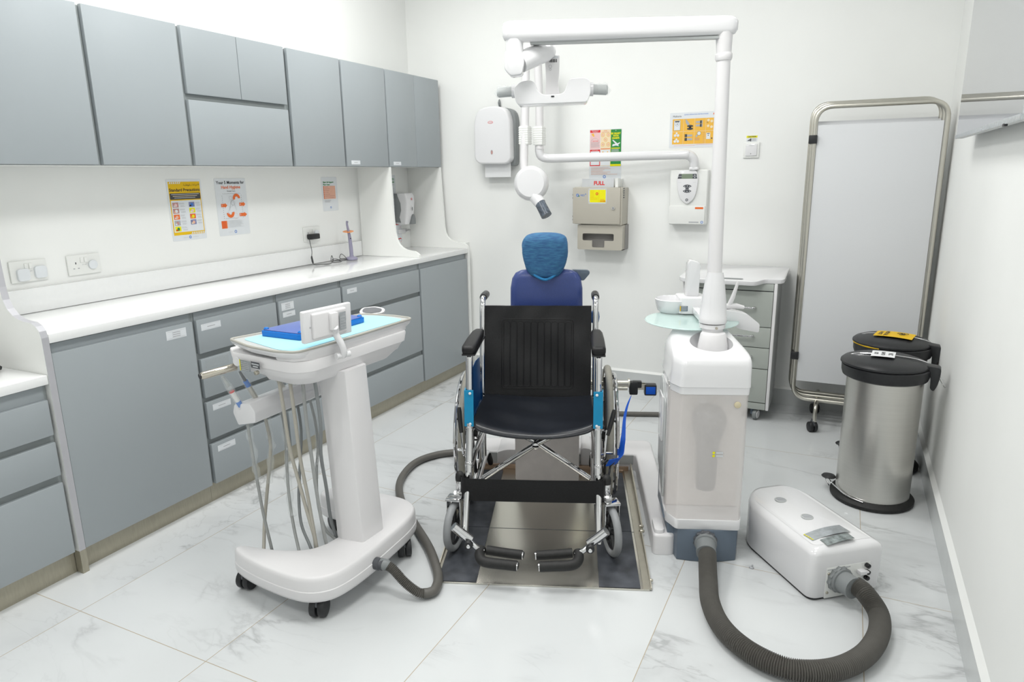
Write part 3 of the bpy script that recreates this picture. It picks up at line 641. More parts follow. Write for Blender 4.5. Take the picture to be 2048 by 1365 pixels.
T.part('wall_plate', MB().box(XL + .0005, XL + .01, 4.235, 4.345, 1.03, 1.06, .003), M_plas); T.part('lever', MB().tube([(XL + .009, 4.33, 1.048), (XL + .04, 4.33, 1.05), (XL + .055, 4.30, 1.047), (XL + .058, 4.25, 1.042)], [.009, .009, .008, .005], 12, smooth=3), M_chrome)

# ------------------------------------------------------------------ BACK WALL things
T = Thing('paper_towel_dispenser', (-2.2, YB, 1.5), 'white paper towel dispenser with grey sides and a towel hanging out', 'towel dispenser')
x0, x1 = -2.372, -2.098
T.part('back_housing', MB().prism(rpoly([(x0, 1.52), (x1 + .012, 1.498), (x1 + .018, 1.80), (x1 + .004, 1.86), (x1 - .05, 1.885), (x0 + .06, 1.885), (x0, 1.84)], .03), 4.405, YB - .0005, 'y', .006), M_grey, label='grey side housing')
T.part('cover', MB().prism(rpoly([(x0 - .002, 1.55), (x0 + .03, 1.516), (x1 - .03, 1.512), (x1 + .003, 1.54), (x1, 1.80), (x1 - .03, 1.875), (x1 - .10, 1.893), (x0 + .10, 1.893), (x0 + .03, 1.875), (x0, 1.80)], .05, 6), 4.345, 4.428, 'y', .014, seg=4), M_plas)
mb = MB(); S = Sheet(mb, (x0, 4.3445, 1.50), (1, 0, 0), (0, 0, 1)); S.disc(.13, .288, .020, M_red, 1, .009); S.disc(.13, .288, .018, M_lami, 2, .007); S.text('LIVING', .13, .288, .010, M_red, 3); S.disc(.136, .092, .009, M_gry, 1, .016); S.disc(.137, .091, .0065, M_skin, 2, .013); T.part('logo', mb, None)
T.part('towel', MB().box(-2.32, -2.12, 4.40, 4.404, 1.425, 1.53, .001), M_paper, label='white paper towel end')
single('wall_hook', MB().tube([(-2.226, YB, 1.90), (-2.226, YB - .012, 1.902), (-2.226, YB - .018, 1.925), (-2.226, YB - .012, 1.945)], [.006, .008, .011, .004], 10, smooth=3, sq=(1, .8)), M_grey, (-2.226, YB, 1.90), 'tiny grey key hook on the wall above the towel dispenser', 'hook')
# sharps container cabinet
T = Thing('sharps_container_cabinet', (-1.45, YB, .95), 'beige locking sharps cabinet marked FULL with a glove holder below', 'sharps cabinet')
sx0, sx1 = -1.632, -1.305
T.part('housing', MB().prism(rpoly([(sx0 + .004, 1.118), (sx1 + .002, 1.112), (sx1 + .004, 1.350), (sx0 + .002, 1.356)], .008), 4.335, YB - .0005, 'y', .004), M_beige)
T.part('door', MB().box(sx0 - .004, sx1 - .008, 4.326, 4.336, 1.12, 1.352, .004), M_beige)
mb = MB()
for i in range(5): mb.box(sx1 + .0035, sx1 + .0055, 4.35, 4.375, 1.285 + i * .014, 1.292 + i * .014)
for z in (1.14, 1.16, 1.28, 1.30): mb.box(sx0 - .008, sx0 - .003, 4.335, 4.345, z, z + .012)
T.part('vent_slots', mb, M_greydk)
mb = MB(); S = Sheet(mb, (sx0, 4.3258, 1.12), (1, 0, 0), (0, 0, 1))
S.rr(.105, .228, .13, .226, .006, M_lgr, 1); S.rr(.114, .222, .138, .218, .005, M_yel2, 2); S.rect(.176, .178, .138, .218, M_yel, 3)
S.lines(.118, .145, .212, 6, .008, .002, M_yel, 3); S.disc(.163, .193, .009, M_red, 3); S.disc(.163, .193, .004, M_yel2, 4); S.text('DANGER', .202, .146, .011, M_red, 3, sx=.8, bold=.0004); S.rect(.185, .215, .156, .158, M_red, 3); S.lines(.118, .17, .168, 3, .006, .0015, M_yel, 3)
for u in (.110, .223):
    for v in (.14, .218): S.disc(u, v, .003, M_gry, 2)
S.disc(.03, .184, .0095, M_pblue, 2); S.disc(.03, .184, .005, M_beige, 3); S.disc(.04, .178, .004, M_green, 2); S.text('MED', .065, .182, .017, M_pblue, 2, sx=.9); S.text('+', .086, .190, .02, M_pblue, 2)
T.part('door_prints', mb, None)
lk = T.part('lock', MB().cyl((-1.357, 4.327, 1.222), (-1.357, 4.318, 1.222), .010), M_chrome); T.part('keyhole', MB().box(-1.3585, -1.3555, 4.3172, 4.3182, 1.216, 1.228), M_blk, lk)
mb = MB(); mb.box(-1.588, -1.372, 4.37, 4.375, 1.352, 1.408, .001, m=M_lgr); S = Sheet(mb, (-1.588, 4.3698, 1.352), (1, 0, 0), (0, 0, 1)); S.text('FULL', .118, .026, .034, M_red, 1, bold=.0012); T.part('full_sign', mb, None, label='grey top flap reading FULL')
mb = MB(); mb.prism([(4.375, 1.352), (YB - .001, 1.352), (YB - .001, 1.40), (4.375, 1.41)], -1.365, -1.345, 'x', .002); mb.box(-1.59, -1.34, 4.45, YB - .001, 1.35, 1.405, .002); T.part('top_bracket', mb, M_warm)
# glove holder with a window cut : frame built from strips
T.part('glove_holder_back', MB().box(-1.60, -1.295, 4.40, YB - .001, .953, 1.112), M_shade)
mb = MB(); y0, y1 = 4.345, 4.352; gx0, gx1 = -1.607, -1.30; gz0, gz1 = .95, 1.112
xm = -1.4625; e_ = .0001
inner = [(xm - e_, 1.056), (-1.566, 1.056), (-1.572, 1.050), (-1.572, 1.016), (-1.566, 1.01), (-1.505, 1.01), (-1.505, .971), (-1.499, .965), (-1.426, .965), (-1.42, .971), (-1.42, 1.01), (-1.363, 1.01), (-1.357, 1.016), (-1.357, 1.050), (-1.363, 1.056), (xm + e_, 1.056)]
mb.prism([(xm + e_, gz1), (gx1, gz1), (gx1, gz0 + .006), (gx1 - .006, gz0), (gx0 + .006, gz0), (gx0, gz0 + .006), (gx0, gz1), (xm - e_, gz1)] + inner, y0, y1, 'y')
mb.box(gx0, gx0 + .005, y1, YB - .001, gz0, gz1); mb.box(gx1 - .005, gx1, y1, YB - .001, gz0, gz1); mb.box(gx0, gx1, y1, YB - .001, gz0, gz0 + .005)
T.part('glove_holder', mb, M_beige)
# x-ray unit
T = Thing('xray_unit', (-.89, YB, 1.12), 'white wall-mounted dental x-ray with control box and round tube head', 'x-ray unit')
cx0, cx1 = -1.018, -.785
T.part('control_box', MB().box(cx0, cx1, 4.40, YB - .0005, 1.12, 1.455, .012, seg=3), M_warm)
T.part('lower_lid', MB().box(cx0 + .004, cx1 - .01, 4.392, 4.402, 1.125, 1.236, .003), M_warm)
pan = [(-.96, 1.452), (-.853, 1.452), (-.842, 1.40), (-.848, 1.33), (-.862, 1.28), (-.905, 1.243), (-.948, 1.28), (-.965, 1.33), (-.973, 1.40)]
cp = T.part('keypad', MB().prism(rpoly(pan, .02, 4), 4.386, 4.401, 'y', .004), M_plas)
mb = MB(); S = Sheet(mb, (-.973, 4.3858, 1.243), (1, 0, 0), (0, 0, 1))
S.poly([(.006, .158), (.03, .158), (.03, .187), (.013, .187)], M_greydk, 1); S.poly([(.097, .158), (.125, .158), (.12, .187), (.097, .187)], M_greydk, 1); S.rect(.03, .097, .158, .187, M_lcd, 1); S.rect(.006, .03, .171, .1725, M_lgr, 2); S.rect(.097, .125, .171, .1725, M_lgr, 2)
S.disc(.11, .179, .003, M_lami, 2); S.disc(.11, .165, .003, M_lami, 2)
T.part('display', mb, None, cp); mb = MB(); S = Sheet(mb, (-.973, 4.3858, 1.243), (1, 0, 0), (0, 0, 1))
S.poly([(.04, .112), (.05, .12), (.066, .123), (.083, .12), (.094, .112), (.078, .104), (.056, .104)], M_greydk, 1); S.poly([(.04, .084), (.05, .076), (.066, .073), (.083, .076), (.094, .084), (.078, .092), (.056, .092)], M_greydk, 1); S.rr(.056, .077, .093, .103, .003, M_greydk, 1)
for u, v in ((.052, .112), (.067, .114), (.082, .112), (.052, .083), (.067, .081), (.082, .083)): S.disc(u, v, .0025, M_lami, 2)
S.disc(.067, .03, .0085, M_greydk, 1); S.disc(.067, .03, .005, M_gry, 2); S.text('FOCUS', .05, .2, .006, M_gry, 1); S.rect(.01, .03, .135, .137, M_lgr, 1); S.rect(.1, .12, .135, .137, M_lgr, 1)
T.part('buttons', mb, None, cp)
mb = MB(); S = Sheet(mb, (cx0 + .004, 4.3918, 1.125), (1, 0, 0), (0, 0, 1)); S.rect(.16, .21, .092, .104, M_orange, 1); S.rect(.125, .185, .008, .015, M_gry, 1); S.ring(.205, .012, .008, .003, M_pblue, 1); T.part('stickers', mb, None)
T.part('bracket_arm', MB().tube([(-.872, 4.405, 1.455), (-.872, 4.40, 1.49), (-.876, 4.395, 1.512), (-.888, 4.388, 1.530), (-.908, 4.38, 1.541), (-.94, 4.37, 1.545), (-1.2, 4.34, 1.543), (-1.6, 4.30, 1.541), (-1.76, 4.27, 1.54), (-1.815, 4.25, 1.548), (-1.832, 4.238, 1.575), (-1.832, 4.233, 1.63)], .0285, 16, smooth=5), M_plas)
T.part('arm_socket', MB().cyl((-.875, 4.42, 1.452), (-.875, 4.42, 1.50), .026) if False else MB().box(-.90, -.844, 4.375, 4.45, 1.452, 1.470, .008), M_plas)
mb = MB(); mb.tube([(-1.828, 4.23, 1.60), (-1.826, 4.22, 1.9), (-1.830, 4.20, 2.15), (-1.845, 4.19, 2.2)], [.026, .025, .027, .027], 16, smooth=4, sq=(1, 1)); T.part('lower_arm', mb, M_plasm)
mb = MB(); mb.tube([(-1.905, 4.19, 2.2), (-1.902, 4.18, 2.0), (-1.902, 4.16, 1.7), (-1.900, 4.14, 1.5), (-1.885, 4.13, 1.44)], [.027, .026, .027, .025, .024], 16, smooth=4); T.part('upper_arm', mb, M_plasm)
T.part('arm_hinge', MB().cyl((-1.95, 4.2, 2.2), (-1.82, 4.2, 2.2), .035, bev=.006), M_plasm)
def bellows(x, y, z0, z1):
    mb = MB(); mb.box(x - .031, x + .031, y - .030, y + .030, z0, z1, .005)
    for i in range(8): mb.box(x - .032, x + .032, y - .0315, y + .0315, z0 + .006 + i * (z1 - z0 - .008) / 8, z0 + .014 + i * (z1 - z0 - .008) / 8, .001)
    return mb
T.part('ribbed_joint', bellows(-1.901, 4.165, 1.625, 1.74), M_warm); T.part('ribbed_joint', bellows(-1.829, 4.228, 1.622, 1.738), M_warm)
hd = Vector((-1.822, 4.08, 1.385)); ax = Vector((.30, -.95, .05)).normalized()
q = Vector((0, 0, 1)).rotation_difference(ax).to_matrix().to_4x4()
T.part('tube_head', MB().lathe([(.05, -.085), (.093, -.08), (.108, -.05), (.111, .0), (.106, .03), (.092, .05), (.084, .056), (.02, .058)], (0, 0, 0), 40, M=Matrix.Translation(hd) @ q), M_plas)
T.part('cone_collar', MB().cyl(hd + Vector((.02, -.01, -.07)), hd + Vector((.075, -.03, -.125)), .043, .036, 24), M_plas)
T.part('cone', MB().cyl(hd + Vector((.07, -.03, -.118)), hd + Vector((.125, -.05, -.198)), .033, .035, 24), mat('dark_wrapped_cone', (.10, .12, .15), .25, noise=.5, nscale=40, bump=.6), label='dark film-wrapped aiming cone')
# switch
T = Thing('wall_switch', (-.55, YB, 1.52), 'square white wall switch on the back wall under the caution sticker', 'switch')
T.part('plate', MB().box(-.597, -.507, YB - .01, YB - .0002, 1.518, 1.608, .003), M_warm); T.part('rocker', MB().box(-.585, -.520, YB - .016, YB - .009, 1.53, 1.598, .003), M_plas)
mb = MB(); S = Sheet(mb, (-.585, YB - .0162, 1.53), (1, 0, 0), (0, 0, 1)); S.disc(.032, .012, .002, M_blk, 1); S.rect(.018, .046, .058, .0595, M_gry, 1); T.part('marks', mb, None)

# ------------------------------------------------------------------ TELEVISION on the right wall
T = Thing('television', (.42, 2.9, 1.555), 'glossy wall-mounted television at the upper right corner of the picture', 'television')
T.part('housing', MB().box(.378, .400, 2.2, 3.455, 1.558, 2.27, .002), M_lgrey)
T.part('screen', MB().box(.3755, .3785, 2.201, 3.454, 1.572, 2.268), M_tv)
T.part('lower_bezel', MB().box(.372, .3785, 2.201, 3.455, 1.5575, 1.5725, .001), M_silver)
T.part('wall_mount', MB().box(.400, XR - .0005, 2.6, 3.1, 1.75, 2.1), M_greydk)
T.part('ir_sensor', MB().box(.3715, .380, 2.40, 2.43, 1.552, 1.560, .001), M_blk)

# ================================================================== frame G : lift plate, chair, unit (turned about 20 degrees)
T = Thing('lift_plate', (0, .5, 0), 'stainless floor plate with charcoal grip mats under the wheelchair', 'floor plate', FG)
T.part('plate', MB().box(-.384, .384, 0, 1.012, .0005, .006, .001), M_plate)
mb = MB(); mb.box(-.378, -.236, .004, .400, .0062, .009, .0008); T.part('grip_mat', mb, M_mat)
mb = MB(); mb.box(-.378, -.236, .404, .975, .0062, .009, .0008); T.part('grip_mat', mb, M_mat)
mb = MB(); mb.box(.206, .352, .004, .400, .0062, .009, .0008); T.part('grip_mat', mb, M_mat)
mb = MB(); mb.box(.206, .352, .404, .975, .0062, .009, .0008); T.part('grip_mat', mb, M_mat)
T.part('seam', MB().box(-.384, .384, .4005, .4035, .0061, .0066), M_greydk)
def rail(sx):
    xs = (.372, .392) if sx > 0 else (-.392, -.372)
    o = .392 if sx > 0 else -.392
    mb = MB(); mb.prism([(.002, .006), (.40, .006), (.40, .026), (.02, .012)], min(o, o - sx * .004), max(o, o - sx * .004), 'x')
    mb.prism([(.405, .006), (1.01, .006), (1.01, .044), (.405, .03)], min(o, o + sx * .006), max(o, o + sx * .006), 'x')
    mb.box(min(o, o - sx * .03), max(o, o - sx * .03), .0, 1.01, .006, .0085)
    p = T.part('side_rail', mb, M_alu)
    mb = MB()
    for y in (.385, .425): mb.cyl((o - .009, y, .022), (o + .010, y, .022), .006, bev=.002)
    mb.cyl((o - .004, .05, .012), (o + .008, .05, .012), .005, bev=.002)
    T.part('hinge_bolt', mb, M_alu, p)
rail(1); rail(-1)
T.part('back_lip', MB().box(-.384, .384, 1.0, 1.012, .006, .028, .001), mat('copper_toned_strip', (.50, .36, .27), .35, metal=.8, noise=.06, nscale=6))

# dental chair without its seat
T = Thing('dental_chair', (-.01, 1.05, 0), 'dental chair back with navy upholstery and blue head cover behind the wheelchair', 'dental chair', FG)
mb = MB(); mb.prism(rpoly([(-.47, 1.03), (.42, 1.03), (.42, .245), (.512, .245), (.512, 1.22), (-.47, 1.22)], [.03, .02, .02, .04, .05, .05]), 0.001, .085, 'z', .012, seg=3, bevside=1)
T.part('floor_base', mb, M_plasm)
mb = MB(); mb.prism(rpoly([(.425, .255), (.465, .255), (.465, .36), (.425, .36)], .02), .085, .100, 'z', .006, bevside=1); T.part('base_hump', mb, M_plasm)
T.part('base_front_shade', MB().box(-.40, .41, 1.0285, 1.0315, .03, .078), M_lgrey)  # grey sheet paints the shade on the front of the white base
mb = MB(); mb.prism(rpoly([(-.15, .001), (-.15, .10), (-.22, .10), (-.27, .085), (-.27, .001)], [0, .03, .02, .01, 0]), 1.02, 1.2, 'y', .004); T.part('base_shoulder', mb, M_plasm); mb = MB()
mb.prism(rpoly([(.15, .001), (.15, .12), (.20, .11), (.215, .085), (.22, .001)], [0, .03, .02, .01, 0]), 1.02, 1.2, 'y', .004); T.part('base_shoulder', mb, M_plasm)
T.part('column', MB().box(-.165, .14, .865, 1.10, .0065, .62, .008), mat('dusty_white_cover', (.86, .81, .80), .4, noise=.03))
mb = MB(); S = Sheet(mb, (-.165, .8648, 0), (1, 0, 0), (0, 0, 1)); S.poly([(.04, .31), (.045, .34), (.05, .33), (.047, .30)], M_blk, 1); S.poly([(.27, .30), (.285, .315), (.284, .318), (.268, .303)], M_dkg, 1); S.rect(.27, .305, .292, .294, M_gry, 1); T.part('scuff_marks', mb, None)
# backrest
def back_ring(z, hw, y0, y1): return [(x - .017, y, z) for x, y in rrect(-hw, hw, y0, y1, .035, 5)]
rings = []
for z, hw, dy in ((.60, .155, 0), (.62, .166, -.01), (.80, .168, -.012), (.93, .166, -.012), (.975, .158, -.011), (1.0, .142, -.008), (1.012, .118, 0.004), (1.017, .08, .02)): rings.append(back_ring(z, hw, .935 + dy, .995 - dy * .3 - (.02 if z > 1.005 else 0)))
T.part('backrest', MB().loft(rings), M_upblue, ang=60)
T.part('backrest_shell', MB().box(-.15, .12, .985, 1.03, .60, .98, .02), M_plasm)
hr = T.part('headrest', MB().box(-.09, .055, .95, .99, 1.0, 1.14, .018, seg=3), M_upblue)
rings = []
_prm = ((.977, .022, .014, -.012), (.983, .045, .03, -.01), (.996, .066, .045, -.005), (1.02, .085, .055, 0), (1.06, .0985, .06, 0), (1.11, .1035, .062, 0), (1.135, .103, .061, 0), (1.155, .098, .058, .001), (1.168, .088, .05, .003), (1.176, .072, .042, .005), (1.181, .05, .03, .008), (1.183, .02, .015, .01))
_pz, _ = crspline([Vector(q[:3]) for q in _prm], 3); _pd, _ = crspline([Vector((q[3], 0, 0)) for q in _prm], 3)
for (z, hw, t), dy in [(tuple(p), q.x) for p, q in zip(_pz, _pd)]:
    ring = []
    for k in range(72):
        a = 2 * math.pi * k / 72; c, s_ = math.cos(a), math.sin(a)
        e = .62; wr = 1 + .012 * math.sin(5 * a + z * 60) + .01 * math.sin(9 * a - z * 90)
        ring.append((-.022 + math.copysign(abs(c) ** e, c) * hw * wr, .945 + dy + math.copysign(abs(s_) ** e, s_) * t * wr, z))
    rings.append(ring)
cv = T.part('headrest_cover', MB().loft(rings), M_cover, hr, label='blue nonwoven hair-net cover', ang=80)
T.part('cover_gather', MB().tube([(-.085, .925, 1.02), (-.07, .905, 1.0), (-.045, .895, .985), (-.02, .89, .978), (.005, .895, .985), (.03, .905, 1.0)], [.003, .006, .006, .006, .006, .003], 10, smooth=5), mat('bright_blue_elastic', (.02, .20, .45), .6, noise=.3, nscale=60, bump=.4), cv)
T.part('side_handle', MB().prism(rpoly([(.10, .965), (.10, 1.012), (.172, 1.010), (.182, 1.002), (.180, .992), (.155, .962)], .006, 3), .965, .99, 'y', .005), M_slate, label='grey release handle')
T.part('adjust_knob', MB().lathe([(.008, -.03), (.02, -.025), (.024, 0), (.02, .025), (.008, .03)], (.207, 1.0, .785), 16), mat('dull_blue_knob', (.06, .13, .30), .4, noise=.03))
T.part('anchor_rod', MB().cyl((.16, .95, .478), (.372, .95, .478), .013, seg=18).cyl((.16, .95, .452), (.365, .95, .452), .011, seg=18).cyl((.366, .95, .478), (.374, .95, .478), .022, seg=20), M_nickel)

# tie-down strap with ratchet buckle
T = Thing('tie_down_strap', (.37, .95, .4), 'blue webbing tie-down strap with black ratchet buckle and hook', 'strap', FG)
mb = MB(); mb.box(.372, .412, .925, .965, .425, .487, .008); mb.box(.385, .43, .93, .96, .458, .49, .006); T.part('ratchet', mb, M_black)
mb = MB(); mb.box(.408, .45, .932, .936, .45, .478); mb.box(.408, .45, .955, .959, .45, .478); mb.box(.41, .445, .934, .957, .462, .466); T.part('buckle_frame', mb, M_nickel)
lv = T.part('lever', MB().box(.442, .498, .922, .966, .424, .476, .006), M_black); T.part('lever_pad', MB().box(.448, .492, .9205, .9235, .432, .468, .001), M_web, lv)
def ribbon(pts, w_, nrm, th=.0012, k=6):
    P, _ = crspline([Vector(p) for p in pts], k); vs = []; fs = []
    Wd = [Vector(v).normalized() for v in nrm]
    n = len(P)
    for i, p in enumerate(P):
        t = i / (n - 1) * (len(Wd) - 1); j = min(int(t), len(Wd) - 2); d = (Wd[j] * (1 - (t - j)) + Wd[j + 1] * (t - j)).normalized(); ww = w_ if not isinstance(w_, (list, tuple)) else w_[j] * (1 - (t - j)) + w_[j + 1] * (t - j)
        tt = (P[min(i + 1, n - 1)] - P[max(i - 1, 0)]).normalized(); nn = tt.cross(d).normalized() * th
        vs += [tuple(p + d * ww / 2 + nn), tuple(p - d * ww / 2 + nn), tuple(p - d * ww / 2 - nn), tuple(p + d * ww / 2 - nn)]
    for i in range(n - 1):
        for a in range(4): fs.append((4 * i + a, 4 * i + (a + 1) % 4, 4 * i + 4 + (a + 1) % 4, 4 * i + 4 + a))
    fs.append((0, 1, 2, 3)); fs.append(tuple(4 * (n - 1) + a for a in (3, 2, 1, 0)))
    return MB().add(vs, fs)
T.part('webbing', ribbon([(.381, .93, .421), (.357, .85, .395), (.338, .74, .374), (.326, .62, .350), (.314, .52, .334), (.300, .42, .322), (.272, .375, .326), (.246, .35, .332)], [.014, .011, .014, .018, .026, .036, .036, .034], [(.4, 1, .2), (.9, .3, .2), (1, .2, 0), (1, .1, -.2), (.8, -.1, .6), (.5, -.1, .8), (.4, -.2, .85), (.4, -.2, .85)]), M_web)
T.part('hook', MB().tube([(.268, .385, .335), (.272, .38, .322), (.258, .37, .310), (.254, .35, .292), (.240, .315, .276), (.218, .30, .278), (.196, .31, .296), (.200, .335, .312), (.228, .36, .325), (.248, .375, .335)], .0045, 8, smooth=5), M_black)
# left strap drum seen behind the left wheel
# ------------------------------------------------------------------ WHEELCHAIR
T = Thing('wheelchair', (-.045, .5, 0), 'empty folding wheelchair with black vinyl seat and blue side guards on the floor plate', 'wheelchair', FG)
XCN = -.045
def fx(s, d): return XCN + s * d
ZP = .0095
for s in (-1, 1):
    side = 'left' if s < 0 else 'right'
    X = fx(s, .25)
    mb = MB()
    # front tube: armrest bend down to the footrest hanger, slightly forward
    mb.tube([(X, .68, .762), (X, .5, .765), (X, .41, .765), (X, .378, .755), (X, .368, .72), (X, .352, .60), (X, .335, .50), (X, .31, .40), (X, .28, .32), (X, .262, .26)], .014, 14, smooth=4)
    mb.tube([(X, .72, .18), (X, .73, .4), (X, .75, .6), (X, .785, .80), (X, .80, .875), (X, .825, .905), (X, .86, .907)], .0125, 14, smooth=4)
    mb.tube([(fx(s, .245), .30, .33), (fx(s, .245), .42, .335), (fx(s, .245), .60, .325), (fx(s, .245), .74, .32)], .0115, 12)
    mb.tube([(fx(s, .245), .34, .475), (fx(s, .245), .5, .465), (fx(s, .245), .73, .455)], .0115, 12)
    mb.tube([(fx(s, .24), .28, .20), (fx(s, .24), .45, .19), (fx(s, .245), .72, .185), (fx(s, .245), .84, .16), (fx(s, .245), .90, .09)], .011, 12, smooth=3)
    mb.tube([(X, .70, .325), (fx(s, .26), .72, .322), (fx(s, .32), .72, .322)], .012, 12)
    T.part('side_frame', mb, M_chrome, label='chrome %s side frame tubing' % side)
    g = T.part('push_handle', MB().tube([(X, .83, .906), (X, .86, .907), (X, .93, .905), (X, .94, .905)], [.0165, .018, .0175, .012], 14), M_black)
    # brass collar joints
    for z, y in ((.335, .29), (.48, .333)): T.part('tube_clamp', MB().cyl((X, y, z - .018), (X, y, z + .018), .0165, seg=14, bev=.003), M_chrome)
    # armrest
    mb = MB(); rings = []
    xo = fx(s, .25)
    for yy, hw, h0, h1 in ((.348, .018, .774, .792), (.353, .024, .768, .798), (.37, .0275, .766, .801), (.5, .0275, .768, .803), (.62, .025, .768, .802), (.675, .020, .768, .798), (.685, .012, .772, .792)):
        rings.append([(xo + x, yy, z) for x, z in rrect(-hw, hw, h0, h1, .012, 3)])
    a = T.part('armrest', mb.loft(rings), M_vinyl, ang=50)
    T.part('pad_base', MB().box(xo - .026, xo + .026, .352, .68, .762, .7685, .002), M_black, a)
    # blue side guard
    mb = MB(); mb.prism([(.345, .47), (.345, .655), (.36, .655), (.60, .665), (.72, .62), (.74, .46), (.60, .455)], fx(s, .258), fx(s, .260), 'x') if s > 0 else mb.prism([(.345, .47), (.345, .60), (.50, .67), (.60, .675), (.72, .66), (.74, .46), (.60, .455)], fx(s, .260), fx(s, .258), 'x')
    gd = T.part('side_guard', mb, M_bluedk, label='dark blue %s side guard panel' % side)
    mb = MB(); mb.prism([(fx(s, .232), .331), (fx(s, .263), .331), (fx(s, .266), .362), (fx(s, .270), .362), (fx(s, .268), .326), (fx(s, .232), .326)], .486, .628, 'z', M=Matrix.Translation((0, -.098, 0)) @ Matrix.Shear('XY', 4, (0, 0)) if False else Matrix(((1, 0, 0, 0), (0, 1, .12, -.066), (0, 0, 1, 0), (0, 0, 0, 1))))
    gf = T.part('front_guard_plate', mb, M_blue, gd, label='bright blue front edge plate')
    mb = MB()
    for z in (.497, .617): mb.cyl((fx(s, .245), .326 + .12 * z - .066 - .001, z), (fx(s, .245), .326 + .12 * z - .066 - .006, z), .0055, seg=12, bev=.002)
    T.part('screw', mb, M_plas, gd)
    # big wheel
    wy, wz, wr = .735, .3095 + ZP - .009, .30
    wx = fx(s, .306)
    wheel = T.part('rear_wheel', MB().torus((wx, wy, wz), (1, 0, 0), .272, .011, 60, 10, M_chrome), None)
    T.part('tyre', MB().torus((wx, wy, wz), (1, 0, 0), .289, .0155, 72, 12), M_tyre, wheel)
    T.part('hub', MB().cyl((wx - .03, wy, wz), (wx + .03, wy, wz), .03, seg=24, bev=.006), M_black, wheel)
    mb = MB()
    for k in range(9):
        a_ = 2 * math.pi * k / 9 + .2; c_, s_ = math.cos(a_), math.sin(a_)
        mb.tube([(wx, wy + c_ * .02, wz + s_ * .02), (wx, wy + c_ * .15, wz + s_ * .15), (wx, wy + c_ * .265, wz + s_ * .265)], [.011, .0085, .011], 8, sq=(.8, 1.2))
    T.part('spokes', mb, M_black, wheel)
    hrm = T.part('hand_rim', MB().torus((fx(s, .336), wy, wz), (1, 0, 0), .262, .0088, 72, 10), M_chrome, wheel)
    mb = MB()
    for k in range(6):
        a_ = math.pi / 3 * k + .5; mb.cyl((wx, wy + math.cos(a_) * .268, wz + math.sin(a_) * .268), (fx(s, .336), wy + math.cos(a_) * .262, wz + math.sin(a_) * .262), .005, seg=8)
    T.part('rim_standoffs', mb, M_black, wheel)
    # brake
    mb = MB(); mb.box(fx(s, .262) - .004, fx(s, .262) + .004, .33, .43, .335, .36, .003); mb.tube([(fx(s, .262), .34, .345), (fx(s, .275), .315, .37), (fx(s, .28), .32, .42), (fx(s, .285), .335, .475)], .0045, 8, smooth=3)
    mb.tube([(fx(s, .262), .40, .345), (fx(s, .285), .42, .345), (fx(s, .315), .42, .345)], .006, 10)
    br = T.part('brake', mb, M_chrome); T.part('brake_grip', MB().tube([(fx(s, .283) + (.004 if s > 0 else 0), .33, .455), (fx(s, .288) + (.010 if s > 0 else 0), .34, .49), (fx(s, .292) + (.018 if s > 0 else 0), .35, .535), (fx(s, .293) + (.020 if s > 0 else 0), .355, .552)], [.008, .009, .0095, .006], 10, smooth=3), M_rubber, br)
    # caster
    kx = fx(s, .303); ky = .225; kz = .100 + ZP
    CM = Matrix.Translation((kx, ky, 0)) @ Matrix.Rotation(math.radians(-11 if s < 0 else 15), 4, 'Z')
    def cm(mb):
        mb.v = [tuple(CM @ Vector(v)) for v in mb.v]; return mb
    cs = T.part('caster', cm(MB().torus((0, 0, kz), (1, 0, 0), .086, .0148, 48, 12)), M_greyrub, label='grey-tyred front caster')
    mb = MB(); mb.torus((0, 0, kz), (1, 0, 0), .070, .007, 40, 8); mb.cyl((-.016, 0, kz), (.016, 0, kz), .02, seg=18, bev=.004)
    for k in range(5):
        a_ = 2 * math.pi * k / 5 + .3; mb.tube([(0, math.cos(a_) * .015, kz + math.sin(a_) * .015), (0, math.cos(a_) * .068, kz + math.sin(a_) * .068)], .008, 8, sq=(1, 1.3))
    T.part('caster_hub', cm(mb), M_black, cs)
    mb = MB()
    mb.box(.025, .029, -.012, .03, kz - .012, .225, .002); mb.box(-.029, -.025, -.012, .03, kz - .012, .225, .002); mb.box(-.030, .030, -.02, .035, .218, .228, .004); cm(mb)
    mb.tube([(fx(s, .25), .255, .235), (fx(s, .285), .24, .237), (kx, .24, .237)], .012, 10)
    mb.cyl((fx(s, .283), .262, .225), (fx(s, .283), .262, .285), .017, seg=16, bev=.002)
    T.part('caster_fork', mb, M_chrome, cs)
    T.part('stem_cap', MB().lathe([(.018, 0), (.0185, .012), (.0165, .026), (.009, .035), (.002, .037)], (fx(s, .283), .262, .285), 18), M_rubber, cs)
    # footrest
    X2 = fx(s, .253)
    mb = MB(); mb.tube([(X2, .268, .315), (X2, .245, .26), (X2, .20, .19), (X2, .155, .115), (X2, .145, .095)], .0125, 12, smooth=3)
    mb.tube([(fx(s, .275), .045, .205), (fx(s, .245), .05, .175), (fx(s, .215), .055, .148)], .0165, 16)
    mb.tube([(fx(s, .225), .05, .152), (fx(s, .195), .045, .125), (fx(s, .165), .035, .112)], .010, 12)
    mb.tube([(X2, .15, .105), (fx(s, .235), .09, .14), (fx(s, .22), .055, .148)], .010, 10)
    fr_ = T.part('footrest', mb, M_chrome, label='chrome %s footrest hanger' % side)
    T.part('pivot_knob', MB().cyl((fx(s, .218), .040, .142), (fx(s, .218), .018, .142), .0155, seg=18, bev=.004), M_black, fr_)
    T.part('pivot_bolt', MB().cyl((fx(s, .218), .019, .142), (fx(s, .218), .013, .142), .0075, seg=14, bev=.002), M_chrome, fr_)
